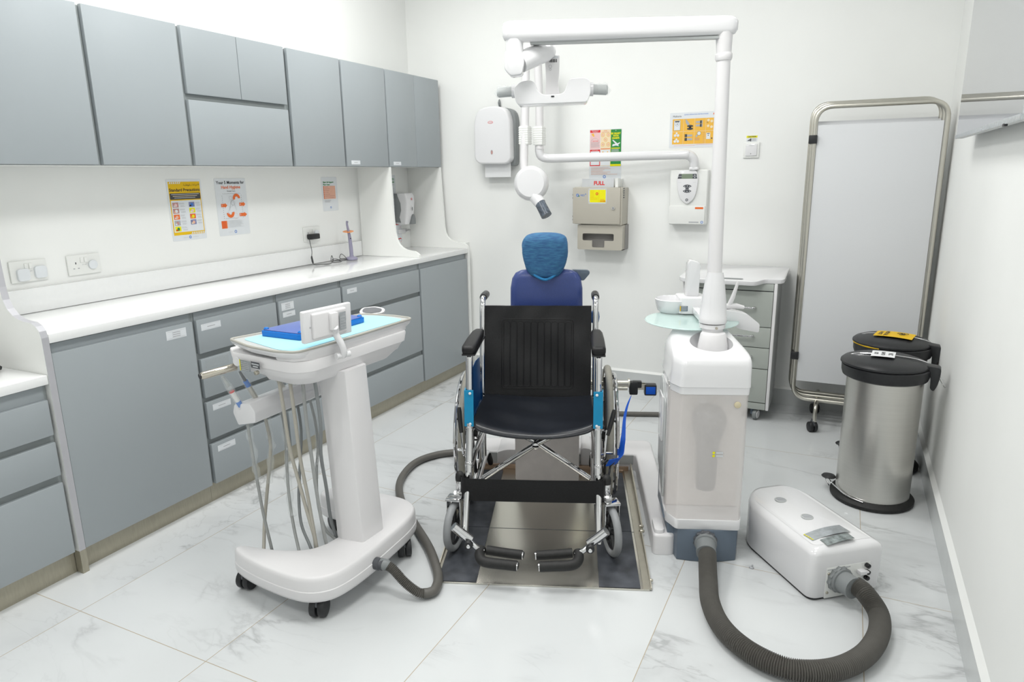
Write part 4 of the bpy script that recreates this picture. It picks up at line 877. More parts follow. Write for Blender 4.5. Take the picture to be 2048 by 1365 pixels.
    T.part('foot_bar', MB().tube([(fx(s, .175), .052, .112), (fx(s, .178), .02, .108), (fx(s, .165), -.008, .103), (fx(s, .14), -.018, .101), (fx(s, .09), -.022, .099), (fx(s, .04), -.026, .097)], .0185, 18, smooth=4), M_rubber, fr_, label='black foam-covered foot bar')
    T.part('foot_bar', MB().tube([(fx(s, .155), .048, .112), (fx(s, .09), .040, .108), (fx(s, .025), .034, .105)], .0175, 18, smooth=3), M_rubber, fr_, label='black foam-covered foot bar')
    mb = MB(); mb.cyl((fx(s, .04), -.026, .097), (fx(s, .036), -.0265, .0968), .0155, seg=16, m=M_chrome); mb.cyl((fx(s, .037), -.026, .097), (fx(s, .0345), -.0265, .0968), .0125, seg=16, m=M_black)
    mb.cyl((fx(s, .025), .034, .105), (fx(s, .021), .0335, .1048), .0145, seg=16, m=M_chrome); mb.cyl((fx(s, .022), .034, .105), (fx(s, .0195), .0335, .1048), .012, seg=16, m=M_black); T.part('end_plugs', mb, None, fr_)
    # rear anti-tip stub
    T.part('tip_stub', MB().tube([(fx(s, .245), .84, .15), (fx(s, .245), .90, .09), (fx(s, .245), .915, .07)], [.0125, .014, .012], 10), M_rubber)
# cross brace
T.part('cross_brace', MB().tube([(fx(-1, .225), .50, .185), (XCN, .495, .345), (fx(1, .235), .50, .475)], .0125, 12).cyl((XCN, .478, .342), (XCN, .512, .342), .0145, seg=16, bev=.003), M_chrome)
T.part('cross_brace', MB().tube([(fx(1, .225), .525, .185), (XCN, .52, .345), (fx(-1, .235), .525, .475)], .0125, 12), M_chrome)
# seat sling
def sling(nx, ny, fn):
    top = [[fn(i / nx, j / ny, 1) for i in range(nx + 1)] for j in range(ny + 1)]; bot = [[fn(i / nx, j / ny, 0) for i in range(nx + 1)] for j in range(ny + 1)]
    vs = [p for r in top for p in r] + [p for r in bot for p in r]; k = (nx + 1) * (ny + 1); fs = []
    for j in range(ny):
        for i in range(nx):
            a = j * (nx + 1) + i; fs.append((a, a + 1, a + nx + 2, a + nx + 1)); fs.append((k + a, k + a + nx + 1, k + a + nx + 2, k + a + 1))
    for i in range(nx): fs.append((i, k + i, k + i + 1, i + 1)); a = ny * (nx + 1) + i; fs.append((a, a + 1, k + a + 1, k + a))
    for j in range(ny): a = j * (nx + 1); fs.append((a, a + nx + 1, k + a + nx + 1, k + a)); a += nx; fs.append((a, k + a, k + a + nx + 1, a + nx + 1))
    return MB().add(vs, fs)
def seatf(u, v, top):
    x = XCN + (u - .5) * .478; y = .318 + v * .41 + .02 * (abs(u - .5) * 2) ** 2 * (1 - v)
    sag = .040 * (1 - (abs(u - .5) * 2) ** 2.4) * (1 - .75 * v); z = .496 - .008 * v - sag + .0022 * math.sin(u * 19 + v * 4) * math.sin(v * 3.1) + .003 * math.sin(v * 14 + u * 5) * math.sin(u * 3.14)
    z -= .010 * max(0, 1 - v * 12) ** 2
    return (x, y, z - (0 if top else .008))
st = T.part('seat', sling(48, 24, seatf), M_navyvinyl, ang=70)
mb = MB()
for s in (-1, 1):
    for k in range(4): mb.cyl((fx(s, .243), .38 + k * .1, .483 - k * .006), (fx(s, .243), .38 + k * .1, .492 - k * .006), .006, seg=10)
T.part('seat_screws', mb, M_chrome, st)
mb = MB(); mb.tube([(fx(-1, .239), .338, .484), (fx(-1, .2), .332, .462), (fx(-1, .1), .321, .446), (XCN, .318, .4415), (fx(1, .1), .321, .446), (fx(1, .2), .332, .462), (fx(1, .239), .338, .484)], .005, 8, smooth=6); T.part('seat_hem', mb, M_navyvinyl, st)
for s in (-1, 1): T.part('seat_rail', MB().tube([(fx(s, .238), .335, .482), (fx(s, .238), .74, .462)], .0125, 10), M_black, st)
def backf(u, v, top):
    x = XCN - .006 + (u - .5) * .476; z = .455 + v * .419 - .005 * math.sin(u * math.pi) * v; y = .722 + v * .082 + .026 * math.sin(u * math.pi) + .005 * math.sin(u * 8 + v * 8) * math.sin(v * 3.1) + .0022 * math.sin(u * 21 - v * 13) * v
    return (x, y + (0 if top else .008), z)
bk = T.part('backrest', sling(88, 64, lambda u, v, t: backf(u, v, 1 - t)), M_vinyl, ang=70)
def dense(P, st=.012):
    o = []
    for i in range(len(P)):
        a, b = P[i], P[(i + 1) % len(P)]; n_ = max(1, int(math.hypot(b[0] - a[0], b[1] - a[1]) / st))
        o += [(a[0] + (b[0] - a[0]) * k / n_, a[1] + (b[1] - a[1]) * k / n_) for k in range(n_)]
    return o
pts = dense(rrect(.165, .835, .125, .86, .04, 4)); P = [backf(u, v, 1) for u, v in pts]; P = [(p[0], p[1] - .0005, p[2]) for p in P]
mb = MB(); mb.tube(P, .0016, 5, closed=True)
for k in range(10):
    q = [backf(u, v, 1) for u, v in dense(rrect(.184 + k * .064, .240 + k * .064, .15, .835, .026, 4))]; mb.tube([(p[0], p[1] - .0002, p[2]) for p in q], .0010, 4, closed=True)
T.part('stitching', mb, M_vinyl, bk)
# calf strap
def strapf(u, v, top):
    x = XCN + (u - .5) * .535; e = (abs(u - .5) * 2); z = .288 + (v - 1) * .092 + .024 * e ** 2 + .004 * (u - .5); y = .222 + .045 * (1 - e ** 2) - (.0 if e < .97 else -.012)
    return (x, y + (.003 if top else 0), z)
T.part('calf_strap', sling(48, 3, strapf), M_vinyl, ang=70)
for s in (-1, 1): T.part('strap_loop', MB().tube([(fx(s, .259), .243, .222), (fx(s, .259), .243, .312)], .0175, 16, cap=False), M_vinyl)

# ------------------------------------------------------------------ DENTAL UNIT
T = Thing('dental_unit', (.61, .42, 0), 'tall white dental unit with slate base, pole, lamp arm and glass tray', 'dental unit', FG)
base = rpoly([(.506, .217), (.56, .206), (.615, .203), (.67, .208), (.727, .222), (.745, .28), (.745, .48), (.475, .48), (.475, .265), (.497, .263)], [.002, 0, 0, 0, .004, .01, .02, .02, .004, .004])
mb = MB(); mb.prism(base, .001, .131, 'z', .003); T.part('base', mb, M_slate)
mb = MB(); mb.prism([(.30, .13), (.485, .13), (.485, .27), (.455, .26), (.42, .20), (.36, .15)], .463, .47, 'x'); T.part('base_wing', mb, M_slate)
def sec(x0, x1, y0, yb, ch, r=.012): return rpoly([(x0 + ch, y0), (x1 - ch * .3, y0), (x1, y0 + ch), (x1, yb), (x0, yb), (x0, y0 + ch * 2)], r, 3)
# lower shroud (skirt)
mb = MB(); rings = [[(x, y, z) for x, y in sec(a, b, c, .49, d)] for a, b, c, d, z in ((.468, .742, .212, .03, .131), (.466, .742, .210, .03, .134), (.464, .742, .209, .03, .17), (.464, .742, .211, .03, .173))]
T.part('skirt', mb.loft(rings), M_plas)
T.part('rear_body', MB().prism(rpoly([(.464, .33), (.742, .33), (.745, .49), (.462, .49)], [0, 0, .03, .03]), .1735, .664, 'z'), M_plas)
# side swoosh panels
mb = MB(); mb.prism(rpoly([(.32, .20), (.43, .27), (.488, .30), (.488, .66), (.42, .66), (.39, .60), (.34, .60)], .02), .457, .4635, 'x', .002); T.part('side_panel', mb, M_lgrey)
mb = MB(); mb.box(.452, .4575, .37, .47, .42, .60, .002); T.part('side_hatch', mb, M_plas)
# clear front cover : thin wall following the front
def wall_path(pts, th, z0, z1):
    n = len(pts); off = []
    for i, p in enumerate(pts):
        a = Vector(pts[max(i - 1, 0)]); b = Vector(pts[min(i + 1, n - 1)]); d = (b - a).normalized(); nn = Vector((-d.y, d.x)); off.append((p[0] + nn.x * th, p[1] + nn.y * th))
    return MB().prism(pts + off[::-1], z0, z1, 'z')
fp = rpoly([(.466, .33), (.466, .265), (.498, .2105), (.728, .2105), (.741, .245), (.741, .33)], [0, .003, .006, .008, .006, 0], 3)
cvv = T.part('front_cover', wall_path(fp, .003, .174, .663), M_frost, label='frosted see-through front cover')
bt = T.part('water_bottle', MB().lathe([(.02, .0), (.034, .004), (.038, .03), (.040, .15), (.046, .20), (.062, .25), (.065, .28), (.058, .31), (.035, .335), (.02, .34)], (.61, .268, .27), 24, sy=.78), mat('dim_clear_bottle', (.20, .21, .23), .25, noise=.02))
mb = MB(); mb.box(.555, .585, .215, .225, .630, .645, m=M_gry); mb.box(.655, .69, .215, .225, .630, .645, m=M_gry); mb.cyl((.57, .216, .63), (.57, .23, .63), .008, m=M_greydk); T.part('inner_valves', mb, None)
T.part('cover_latch', MB().cyl((.695, .2105, .628), (.695, .204, .628), .012, seg=20, bev=.002), mat('cream_plastic', (.62, .55, .38), .4, noise=.02))
mb = MB(); S = Sheet(mb, (.60, .2098, .42), (1, 0, 0), (0, 0, 1)); S.disc(.022, .022, .005, M_yel2, 1); S.disc(.022, .010, .005, M_yel2, 1); S.rect(.03, .055, .018, .026, M_lgr, 1); S.rect(.03, .055, .006, .014, M_lgr, 1); T.part('cover_sticker', mb, None)
T.part('inner_cavity', MB().box(.470, .738, .322, .3295, .175, .662), mat('warm_white_inner', (.90, .86, .84), .5, noise=.01))
# cap with curved top
mb = MB(); rings = []
for z, x0, x1, y0, ch, r in ((.664, .465, .742, .2095, .03, .012), (.690, .464, .743, .2085, .03, .012), (.692, .462, .745, .206, .03, .012), (.728, .466, .744, .206, .03, .014), (.770, .467, .744, .206, .03, .014), (.786, .469, .743, .210, .032, .016), (.796, .471, .741, .220, .033, .018), (.802, .473, .739, .240, .034, .02), (.808, .476, .735, .28, .034, .022), (.814, .479, .730, .33, .032, .02), (.822, .484, .723, .38, .028, .016), (.831, .490, .715, .425, .02, .012), (.840, .497, .706, .455, .016, .01)):
    rings.append([(x, y, z) for x, y in sec(x0, x1, y0, .50, ch, r)])
cap = T.part('cap', mb.loft(rings), M_plas, ang=40)
cut = MB().lathe([(.058, 0), (.072, .035), (.086, .065), (.092, .085), (.100, .14)], (.622, .362, .735), 48, sx=.85).obj('cutter', M_plas, T.e, loc=T.loc)
bo = cap.modifiers.new('scoop', 'BOOLEAN'); bo.operation = 'DIFFERENCE'; bo.object = cut; bo.solver = 'EXACT'
dg = bpy.context.evaluated_depsgraph_get(); dg.update()
nm_ = bpy.data.meshes.new_from_object(cap.evaluated_get(dg)); cap.modifiers.clear(); cap.data = nm_
try: nm_.set_sharp_from_angle(angle=math.radians(40))
except Exception: pass
bpy.data.objects.remove(cut)
T.part('pole_socket', MB().lathe([(.058, 0), (.058, .03), (.054, .07), (.047, .112), (.043, .118), (.040, .119)], (.632, .385, .735), 36), M_plasm)
PX, PY = .634, .42
T.part('collar', MB().lathe([(.040, 0), (.040, .012), (.048, .014), (.048, .03)], (PX, PY, .852), 32), M_plas); 
T.part('collar_screw', MB().cyl((PX + .006, PY - .047, .872), (PX + .006, PY - .051, .872), .005, seg=12), M_alu)
T.part('pole_cone', MB().lathe([(.051, 0), (.052, .004), (.051, .02), (.050, .022), (.047, .07), (.043, .10), (.0425, .105), (.036, .155), (.030, .185), (.0295, .19)], (PX, PY, .886), 36), M_plas)
mb = MB(); mb.tube([(PX - .003, PY, 1.07), (PX - .012, PY, 1.82)], [.0265, .0235], 28); mb.tube([(PX - .012, PY, 1.815), (PX - .0122, PY, 1.822), (PX - .0124, PY, 1.835), (PX - .013, PY, 1.84)], [.026, .029, .029, .026], 28); mb.tube([(PX - .0125, PY, 1.838), (PX - .0145, PY, 1.905)], [.0255, .029], 28)
T.part('pole', mb, M_plasm)
# glass tray disc
T.part('glass_tray', MB().lathe([(.05, 0), (.183, 0), (.186, .003), (.183, .006), (.05, .006)], (.585, .60, .852), 64), M_glass, label='round frosted mint glass tray')
# spittoon
mb = MB(); mb.lathe([(.02, -.05), (.058, -.049), (.068, -.04), (.076, -.015), (.080, .008), (.076, .010), (.072, .004), (.06, -.02), (.03, -.03), (.005, -.03)], (.535, .76, .908), 36, cap=False); T.part('spittoon_bowl', mb, M_plas)
mb = MB(); mb.prism(rrect(.545, .66, .68, .82, .03), .865, .932, 'z', .008, bevside=1); T.part('filler_base', mb, M_plas)
T.part('cup_filler', MB().prism(rpoly([(.580, .93), (.632, .93), (.634, 1.06), (.628, 1.075), (.592, 1.085), (.583, 1.07)], .006), .72, .78, 'y', .006), M_plas)
mb = MB(); S = Sheet(mb, (.55, .6795, .872), (1, 0, 0), (0, 0, 1)); S.rect(.0, .032, 0.004, .026, M_slate, 1); S.rect(0, .004, 0.004, .026, M_yel, 2); S.lines(.006, .03, .024, 4, .005, .0018, M_lgr, 2, .1); T.part('info_sticker', mb, None)
T.part('support_neck', MB().box(.60, .68, .455, .52, .80, .895, .006).box(.60, .655, .51, .70, .868, .895, .006), M_plas)
# suction holder arm on the right
mb = MB(); mb.prism(rpoly([(.70, .905), (.76, .895), (.80, .885), (.85, .845), (.848, .81), (.77, .825), (.72, .86)], .008), .57, .63, 'y', .006); T.part('holder_arm', mb, M_plas)
mb = MB(); mb.tube([(.73, .6, .91), (.745, .6, .95), (.762, .6, 1.015)], [.010, .009, .005], 12); mb.tube([(.715, .60, .912), (.76, .60, .914), (.79, .60, .908)], [.012, .011, .007], 12); T.part('suction_tip', mb, M_plasm)
T.part('bellow_foot', MB().lathe([(.03, 0), (.036, .03), (.034, .12), (.02, .2)], (.445, .46, .001), 20), M_slate) if False else None
# lamp arm
mb = MB(); ringsA = []
for x, yy, h in ((-.145, .40, .5), (-.14, .40, .8), (-.125, .40, .96), (-.10, .40, 1), (.60, .42, .93), (.635, .42, .9), (.655, .42, .75), (.662, .42, .45)):
    zc = 1.927; a_ = .033 * h; b_ = .035 * h
    ringsA.append([(x, yy + math.copysign(abs(math.cos(t)) ** .6, math.cos(t)) * a_, zc + math.copysign(abs(math.sin(t)) ** .6, math.sin(t)) * b_) for t in [2 * math.pi * k / 28 for k in range(28)]])
T.part('lamp_arm', mb.loft(ringsA), M_plas, ang=60)
T.part('arm_underside_strip', MB().box(-.05, .60, .40, .43, 1.885, 1.8935, .001), M_lgrey)
T.part('swivel', MB().cyl((-.105, .40, 1.90), (-.105, .40, 1.852), .031, seg=24), M_plas)
mb = MB(); mb.prism(rpoly([(-.138, 1.86), (-.076, 1.86), (-.068, 1.82), (-.078, 1.782), (-.118, 1.778), (-.139, 1.80)], .01), .365, .435, 'y', .006); T.part('elbow_block', mb, M_plas)
T.part('second_arm', MB().tube([(-.085, .405, 1.825), (-.05, .43, 1.845), (0, .47, 1.868), (.022, .50, 1.875)], [.034, .036, .034, .02], 16, smooth=4), M_plas)
mb = MB(); mb.prism(rpoly([(-.002, 1.86), (.052, 1.86), (.050, 1.80), (.046, 1.77), (.052, 1.72), (-.002, 1.72), (.002, 1.77)], .004), .488, .520, 'y', .004)
lh = T.part('lamp_hanger', mb, M_lgrey if False else M_plasm)
mb = MB(); S = Sheet(mb, (0, .4876, 1.80), (1, 0, 0), (0, 0, 1))
for k in range(9): S.rect(.014 + k * .0032, .0155 + k * .0032 + (k % 3) * .0005, .036, .047, M_blk, 1)
S.rect(.003, .047, .05, .0575, M_lgr, 1); S.ring(.018, .022, .006, .001, M_gry, 1); S.ring(.018, .012, .004, .001, M_gry, 1); T.part('barcode_label', mb, None, lh)
prof = rpoly([(-.108, 1.702), (-.100, 1.688), (.150, 1.692), (.158, 1.705), (.165, 1.725), (.163, 1.765), (.145, 1.776), (.088, 1.774), (.078, 1.752), (.070, 1.728), (.055, 1.722), (-.005, 1.720), (-.028, 1.735), (-.038, 1.765), (-.055, 1.772), (-.09, 1.768), (-.116, 1.745)], .010, 3)
lhd = T.part('lamp_head', MB().prism(prof, .445, .555, 'y', .03, seg=6), M_plas, ang=60)
T.part('sensor', MB().prism(rrect(.022, .034, 1.7115, 1.7165, .0024, 4), .4435, .449, 'y'), M_blk, lhd)
for s, xa, xb in ((-1, -.113, -.180), (1, .163, .228)):
    zz = 1.741; T.part('handle_collar', MB().tube([(xa - s * .004, .50, zz), (xa + s * .012, .50, zz)], .024, 20), M_plas, lhd)
    hh = T.part('handle', MB().tube([(xa + s * .010, .50, zz), (xb - s * .006, .50, zz - .003), (xb, .50, zz - .003)], [.0185, .0185, .014], 18), M_lgrey, lhd, label='grey grip in crinkled film')
    T.part('film_wrap', MB().tube([(xa + s * .026, .50, zz), (xa + s * .034, .501, zz + .001), (xb - s * .022, .499, zz - .001), (xb - s * .012, .50, zz + .002), (xb, .50, zz - .003), (xb + s * .005, .498, zz + .002)], [.0195, .0215, .020, .0225, .020, .011], 7), M_film, lhd)

# ------------------------------------------------------------------ INSTRUMENT CART
T = Thing('dental_cart', (-1.6, 1.8, 0), 'white wheeled dental instrument cart with hanging hoses, in front of the drawers', 'cart')
outer = [(-1.862, 1.548), (-1.80, 1.522), (-1.70, 1.503), (-1.58, 1.493), (-1.49, 1.503), (-1.43, 1.548), (-1.405, 1.625), (-1.398, 1.75), (-1.402, 1.88), (-1.41, 1.99), (-1.435, 2.07), (-1.49, 2.115), (-1.57, 2.13), (-1.70, 2.125), (-1.83, 2.10), (-1.88, 2.065), (-1.88, 2.02), (-1.84, 1.995), (-1.74, 1.985), (-1.65, 1.965), (-1.60, 1.92), (-1.578, 1.85), (-1.578, 1.77), (-1.595, 1.69), (-1.64, 1.642), (-1.72, 1.610), (-1.80, 1.592), (-1.852, 1.580)]
cen = Vector((-1.6, 1.8))
def insetp(P, d):
    out = []; n = len(P)
    for i in range(n):
        a = Vector(P[i - 1]); b = Vector(P[(i + 1) % n]); t = (b - a).normalized(); nn = Vector((-t.y, t.x)); out.append((P[i][0] + nn.x * d, P[i][1] + nn.y * d))
    return out
sp, _ = crspline([Vector((a, b, 0)) for a, b in outer], 4, closed=True); outer = [(p.x, p.y) for p in sp]
ringsB = [[(x, y, z) for x, y in insetp(outer, d)] for d, z in ((.010, .072), (.005, .074), (.001, .085), (.0, .112), (.0025, .114), (.003, .148), (.006, .159), (.010, .1635), (.014, .165))]
T.part('base', MB().loft(ringsB), M_plasm, ang=50)
def caster_wheel(T, x, y, r, w_, ang_, zt, m=None, parent=None, nm='caster'):
    c, s = math.cos(ang_), math.sin(ang_); a = Vector((c, s, 0))
    mb = MB()
    for k in (-1, 1):
        p = Vector((x, y, r + .0005)) + a * (k * w_ * .28); mb.cyl(p - a * (w_ * .22), p + a * (w_ * .22), r, seg=26, bev=.004)
    o = T.part(nm, mb, m or M_black, parent)
    mb = MB(); p = Vector((x, y, r)); mb.prism(rpoly([(-r * .9, r * .3), (r * .3, r * .9 * 0), (r * .9, r * .6), (r * .6, r * 1.25), (-r * .5, r * 1.25)], r * .3), -w_ * .06, w_ * .06, 'x', M=Matrix.Translation((x, y, r)) @ Matrix.Rotation(ang_, 4, 'Z'))
    mb.cyl((x, y, r * 1.1), (x, y, zt), .008, seg=10); T.part('caster_bracket', mb, M_greydk if m is None else m, o)
    return o
caster_wheel(T, -1.487, 1.552, .0355, .052, .35, .07); caster_wheel(T, -1.835, 1.572, .0355, .052, .1, .07); caster_wheel(T, -1.44, 1.985, .0355, .052, .7, .07); caster_wheel(T, -1.82, 2.045, .0355, .052, 1.2, .07)
# column
cb = rpoly([(-1.46, 1.768), (-1.452, 1.882), (-1.545, 1.915), (-1.572, 1.90), (-1.574, 1.765), (-1.545, 1.757)], [.006, .01, .004, .004, .004, .006], 2)
ct = rpoly([(-1.484, 1.765), (-1.479, 1.878), (-1.562, 1.910), (-1.600, 1.897), (-1.604, 1.768), (-1.573, 1.758)], [.006, .01, .004, .004, .004, .006], 2)
T.part('column', MB().loft([[(x, y, .162) for x, y in cb], [(x, y, .80) for x, y in ct]]), M_plasm, ang=25)
T.part('column_seam', MB().tube([(-1.4675, 1.7705, .165), (-1.4775, 1.776, .79)], .0012, 6), M_lgrey) if False else None
# head body
ub = rpoly([(-1.90, 1.665), (-1.85, 1.625), (-1.70, 1.608), (-1.555, 1.592), (-1.505, 1.63), (-1.490, 1.85), (-1.474, 2.125), (-1.52, 2.165), (-1.83, 2.18), (-1.87, 2.14)], [.006, .01, .02, .025, .03, .02, .02, .03, .03, .02], 4)
def sc(P, f, c=(-1.66, 1.88), dx=0, dy=0): return [(c[0] + (x - c[0]) * f + dx, c[1] + (y - c[1]) * f + dy) for x, y in P]
ub0 = rpoly([(-1.81, 1.68), (-1.78, 1.650), (-1.69, 1.635), (-1.575, 1.622), (-1.53, 1.655), (-1.507, 1.85), (-1.495, 2.03), (-1.54, 2.06), (-1.80, 2.08), (-1.84, 2.04)], [.006, .01, .02, .025, .03, .02, .02, .03, .03, .02], 4)
def mixp(t): return [(a[0] * (1 - t) + b[0] * t, a[1] * (1 - t) + b[1] * t) for a, b in zip(ub0, ub)]
rb = [(sc(ub0, .97), .782), (ub0, .785), (mixp(.45), .806), (mixp(.55), .808), (mixp(.8), .830), (mixp(.92), .832), (ub, .862), (sc(ub, .992), .868), (sc(ub, .9), .870)]
T.part('head_housing', MB().loft([[(x, y, z + (.012 if z < .79 and x < -1.7 else 0)) for x, y in r] for r, z in rb]), M_plasm, ang=40)
tr = rpoly([(-1.868, 1.640), (-1.73, 1.588), (-1.595, 1.569), (-1.520, 1.584), (-1.498, 1.72), (-1.478, 2.175), (-1.56, 2.190), (-1.712, 2.175)], [.012, .03, .03, .03, .04, .02, .03, .015], 5)
mb = MB(); mb.loft([[(x, y, z) for x, y in sc(tr, f, (-1.62, 1.88))] for f, z in ((.86, .876), (.95, .882), (.985, .892), (1.0, .902), (1.0, .905))]); T.part('tray', mb, M_plas, ang=50)
P = [(x, y, .9065) for x, y in sc(tr, .99, (-1.62, 1.88))]
T.part('tray_cradle', MB().loft([[(x, y, z) for x, y in sc(rpoly([(-1.62, 1.590), (-1.545, 1.590), (-1.512, 1.63), (-1.500, 1.72), (-1.482, 2.150), (-1.54, 2.170), (-1.70, 2.160), (-1.78, 1.80)], .02, 3), f, (-1.62, 1.88))] for f, z in ((.97, .868), (.985, .872), (.99, .884), (1.0, .8865), (1.0, .8985))]), M_plasm)
T.part('tray_rim', MB().tube(P, .0048, 8, closed=True), mat('grey_silicone_rim', (.42, .41, .37), .4, noise=.02))
T.part('tray_mat', MB().prism(sc(tr, .965, (-1.62, 1.88)), .9052, .9062, 'z'), M_lgrey)
hd_ = T.part('push_handle', MB().tube([(-1.868, 1.655, .806), (-1.905, 1.548, .798), (-1.908, 1.54, .7975)], [.0135, .0135, .0105], 20), mat('polished_steel_handle', (.55, .51, .44), .14, metal=1)); T.part('handle_cap', MB().cyl((-1.908, 1.540, .7975), (-1.9095, 1.5355, .797), .009, seg=18), M_black, hd_)
T.part('handle_boss', MB().lathe([(.017, 0), (.016, .0015)], (0, 0, 0), 24, M=Matrix.Translation((-1.822, 1.6195, .838)) @ Matrix.Rotation(math.pi / 2, 4, 'X')), M_plas)
U_ = Vector((.155, -.022, 0)).normalized(); mb = MB(); S = Sheet(mb, (-1.80, 1.6135, .812), tuple(U_), (0, 0, 1), .0006)
S.rect(0, .058, 0, .038, M_silver, 3); S.rect(0, .005, 0, .038, M_yel2, 4)
for k in range(5): S.rect(.008, .052, .004 + k * .0065, .0062 + k * .0065, M_gry, 4)
S.rect(.062, .108, .018, .040, M_greydk, 3); S.rect(.066, .104, .03, .034, M_lgr, 4); S.rect(.072, .098, .022, .026, M_lgr, 4); T.part('instruction_label', mb, None)
T.part('front_knob', MB().cyl((-1.712, 1.606, .816), (-1.714, 1.592, .816), .0075, seg=16, bev=.002), M_alu)
T.part('touch_lever', MB().prism(rpoly([(-.04, -.012), (.0, -.022), (.05, -.012), (.055, .006), (.02, .018), (-.03, .012)], .015), 0, .012, 'z', .004, M=Matrix.Translation((-1.715, 2.225, .905)) @ Matrix.Rotation(.42, 4, 'Z') @ Matrix.Rotation(.75, 4, 'X') @ Matrix.Scale(1.15, 4)), M_plas)
T.part('lever_screen', MB().prism(rpoly([(-.028, -.008), (.0, -.016), (.04, -.009), (.044, .004), (.015, .012), (-.022, .008)], .01), .0121, .0135, 'z', M=Matrix.Translation((-1.715, 2.225, .905)) @ Matrix.Rotation(.42, 4, 'Z') @ Matrix.Rotation(.75, 4, 'X') @ Matrix.Scale(1.15, 4)), M_greydk)
# viewer monitor seen from behind
Mm = Matrix.Translation((-1.5, 1.605, .93)) @ Matrix.Rotation(math.radians(82.5), 4, 'Z') @ Matrix.Rotation(math.radians(2), 4, 'X')
mb = MB(); mb.box(0, .203, -.0, .018, 0, .104, .006, seg=3, M=Mm); mo = T.part('viewer_monitor', mb, M_plas)
mb = MB(); mb.box(.030, .172, -.011, .004, .010, .094, .0095, seg=4, M=Mm); T.part('monitor_back', mb, M_plasm, mo)
mb = MB(); mb.box(.0925, .125, -.024, -.006, .03, .088, .007, M=Mm); T.part('mount_block', mb, M_plasm, mo)
mb = MB(); mb.box(.01, .193, .0181, .0188, .01, .094, M=Mm); T.part('display', mb, M_blackg, mo)
mb = MB(); S = Sheet(mb, Mm @ Vector((.135, -.0145, .022)), Mm.to_3x3() @ Vector((1, 0, 0)), Mm.to_3x3() @ Vector((0, 0, 1)), .0006); S.rect(0, .028, 0, .06, M_silver, 1)
for k in range(6): S.rect(.003, .025, .006 + k * .009, .009 + k * .009, M_gry, 2)
T.part('rating_label', mb, None, mo); mb = MB(); mb.cyl(Mm @ Vector((.025, -.001, .05)), Mm @ Vector((.025, .002, .05)), .003, seg=10, m=M_gry); T.part('screw_hole', mb, None, mo)
mb = MB(); p1 = Mm @ Vector((.108, -.022, .04)); mb.tube([tuple(p1), (-1.478, 1.725, .945), (-1.463, 1.735, .905), (-1.462, 1.742, .875), (-1.472, 1.745, .862)], [.010, .0115, .0115, .0115, .011], 12, smooth=4); mb.cyl((-1.477, 1.72, .866), (-1.462, 1.77, .866), .0105, seg=14); T.part('monitor_bracket', mb, M_plas)
# instrument rail
T.part('instrument_rail', MB().prism(rpoly([(-1.905, .633), (-1.885, .588), (-1.80, .608), (-1.795, .65), (-1.818, .678), (-1.895, .665)], .008), 1.65, 2.22, 'y', .006), M_plas)
T.part('rail_bracket', MB().box(-1.86, -1.80, 2.02, 2.06, .66, .79, .006), M_plasm)
HO = [[[-1.859, 1.67, 0.60], [-1.855, 1.669, 0.54], [-1.836, 1.66, 0.434], [-1.827, 1.657, 0.368], [-1.805, 1.648, 0.256], [-1.776, 1.639, 0.15]],
[[-1.87, 1.76, 0.60], [-1.85, 1.756, 0.509], [-1.846, 1.747, 0.444], [-1.848, 1.711, 0.294], [-1.838, 1.68, 0.212], [-1.80, 1.63, 0.15]],
[[-1.875, 1.85, 0.59], [-1.833, 1.818, 0.489], [-1.796, 1.771, 0.366], [-1.758, 1.733, 0.273], [-1.715, 1.698, 0.2], [-1.671, 1.665, 0.155]],
[[-1.879, 1.94, 0.59], [-1.829, 1.896, 0.485], [-1.792, 1.829, 0.343], [-1.758, 1.779, 0.269], [-1.711, 1.732, 0.2], [-1.64, 1.69, 0.155]],
[[-1.891, 2.02, 0.59], [-1.836, 1.984, 0.503], [-1.79, 1.939, 0.421], [-1.758, 1.883, 0.327], [-1.716, 1.832, 0.235], [-1.655, 1.792, 0.165], [-1.59, 1.764, 0.155]]]
for h in HO:
    a_, b_ = Vector(h[-2]), Vector(h[-1]); d_ = (b_ - a_).normalized(); h.append(list(b_ + d_ * .06))
for i, h in enumerate(HO): T.part('hose', MB().tube(h, .0055 if i != 1 else .0062, 10, smooth=6), [M_hoseG, M_hoseB, M_hoseG, M_grey, M_hoseG][i], label='grey instrument hose hanging from the rail')
HG = [[[-1.671, 1.651, 0.79], [-1.667, 1.656, 0.68], [-1.655, 1.656, 0.533], [-1.638, 1.665, 0.412], [-1.62, 1.674, 0.289], [-1.61, 1.685, 0.2], [-1.612, 1.69, 0.155]],
[[-1.63, 1.659, 0.79], [-1.629, 1.665, 0.656], [-1.624, 1.668, 0.496], [-1.615, 1.677, 0.356], [-1.607, 1.684, 0.213], [-1.605, 1.688, 0.155]],
[[-1.583, 1.669, 0.79], [-1.587, 1.674, 0.644], [-1.584, 1.681, 0.493], [-1.58, 1.688, 0.342], [-1.577, 1.7, 0.212], [-1.58, 1.712, 0.155]],
[[-1.546, 1.685, 0.79], [-1.545, 1.695, 0.632], [-1.57, 1.712, 0.528], [-1.59, 1.735, 0.46], [-1.598, 1.755, 0.355], [-1.603, 1.769, 0.231], [-1.59, 1.775, 0.155]]]
for h in HG: h.append([h[-1][0] + (h[-1][0] - h[-2][0]) * .5, h[-1][1] + .006, .095])
for i, h in enumerate(HG): T.part('hose', MB().tube(h, .0062, 10, smooth=6), [M_hoseB, M_hoseB, M_hoseG, M_grey][i], label='instrument hose hanging from the head housing')
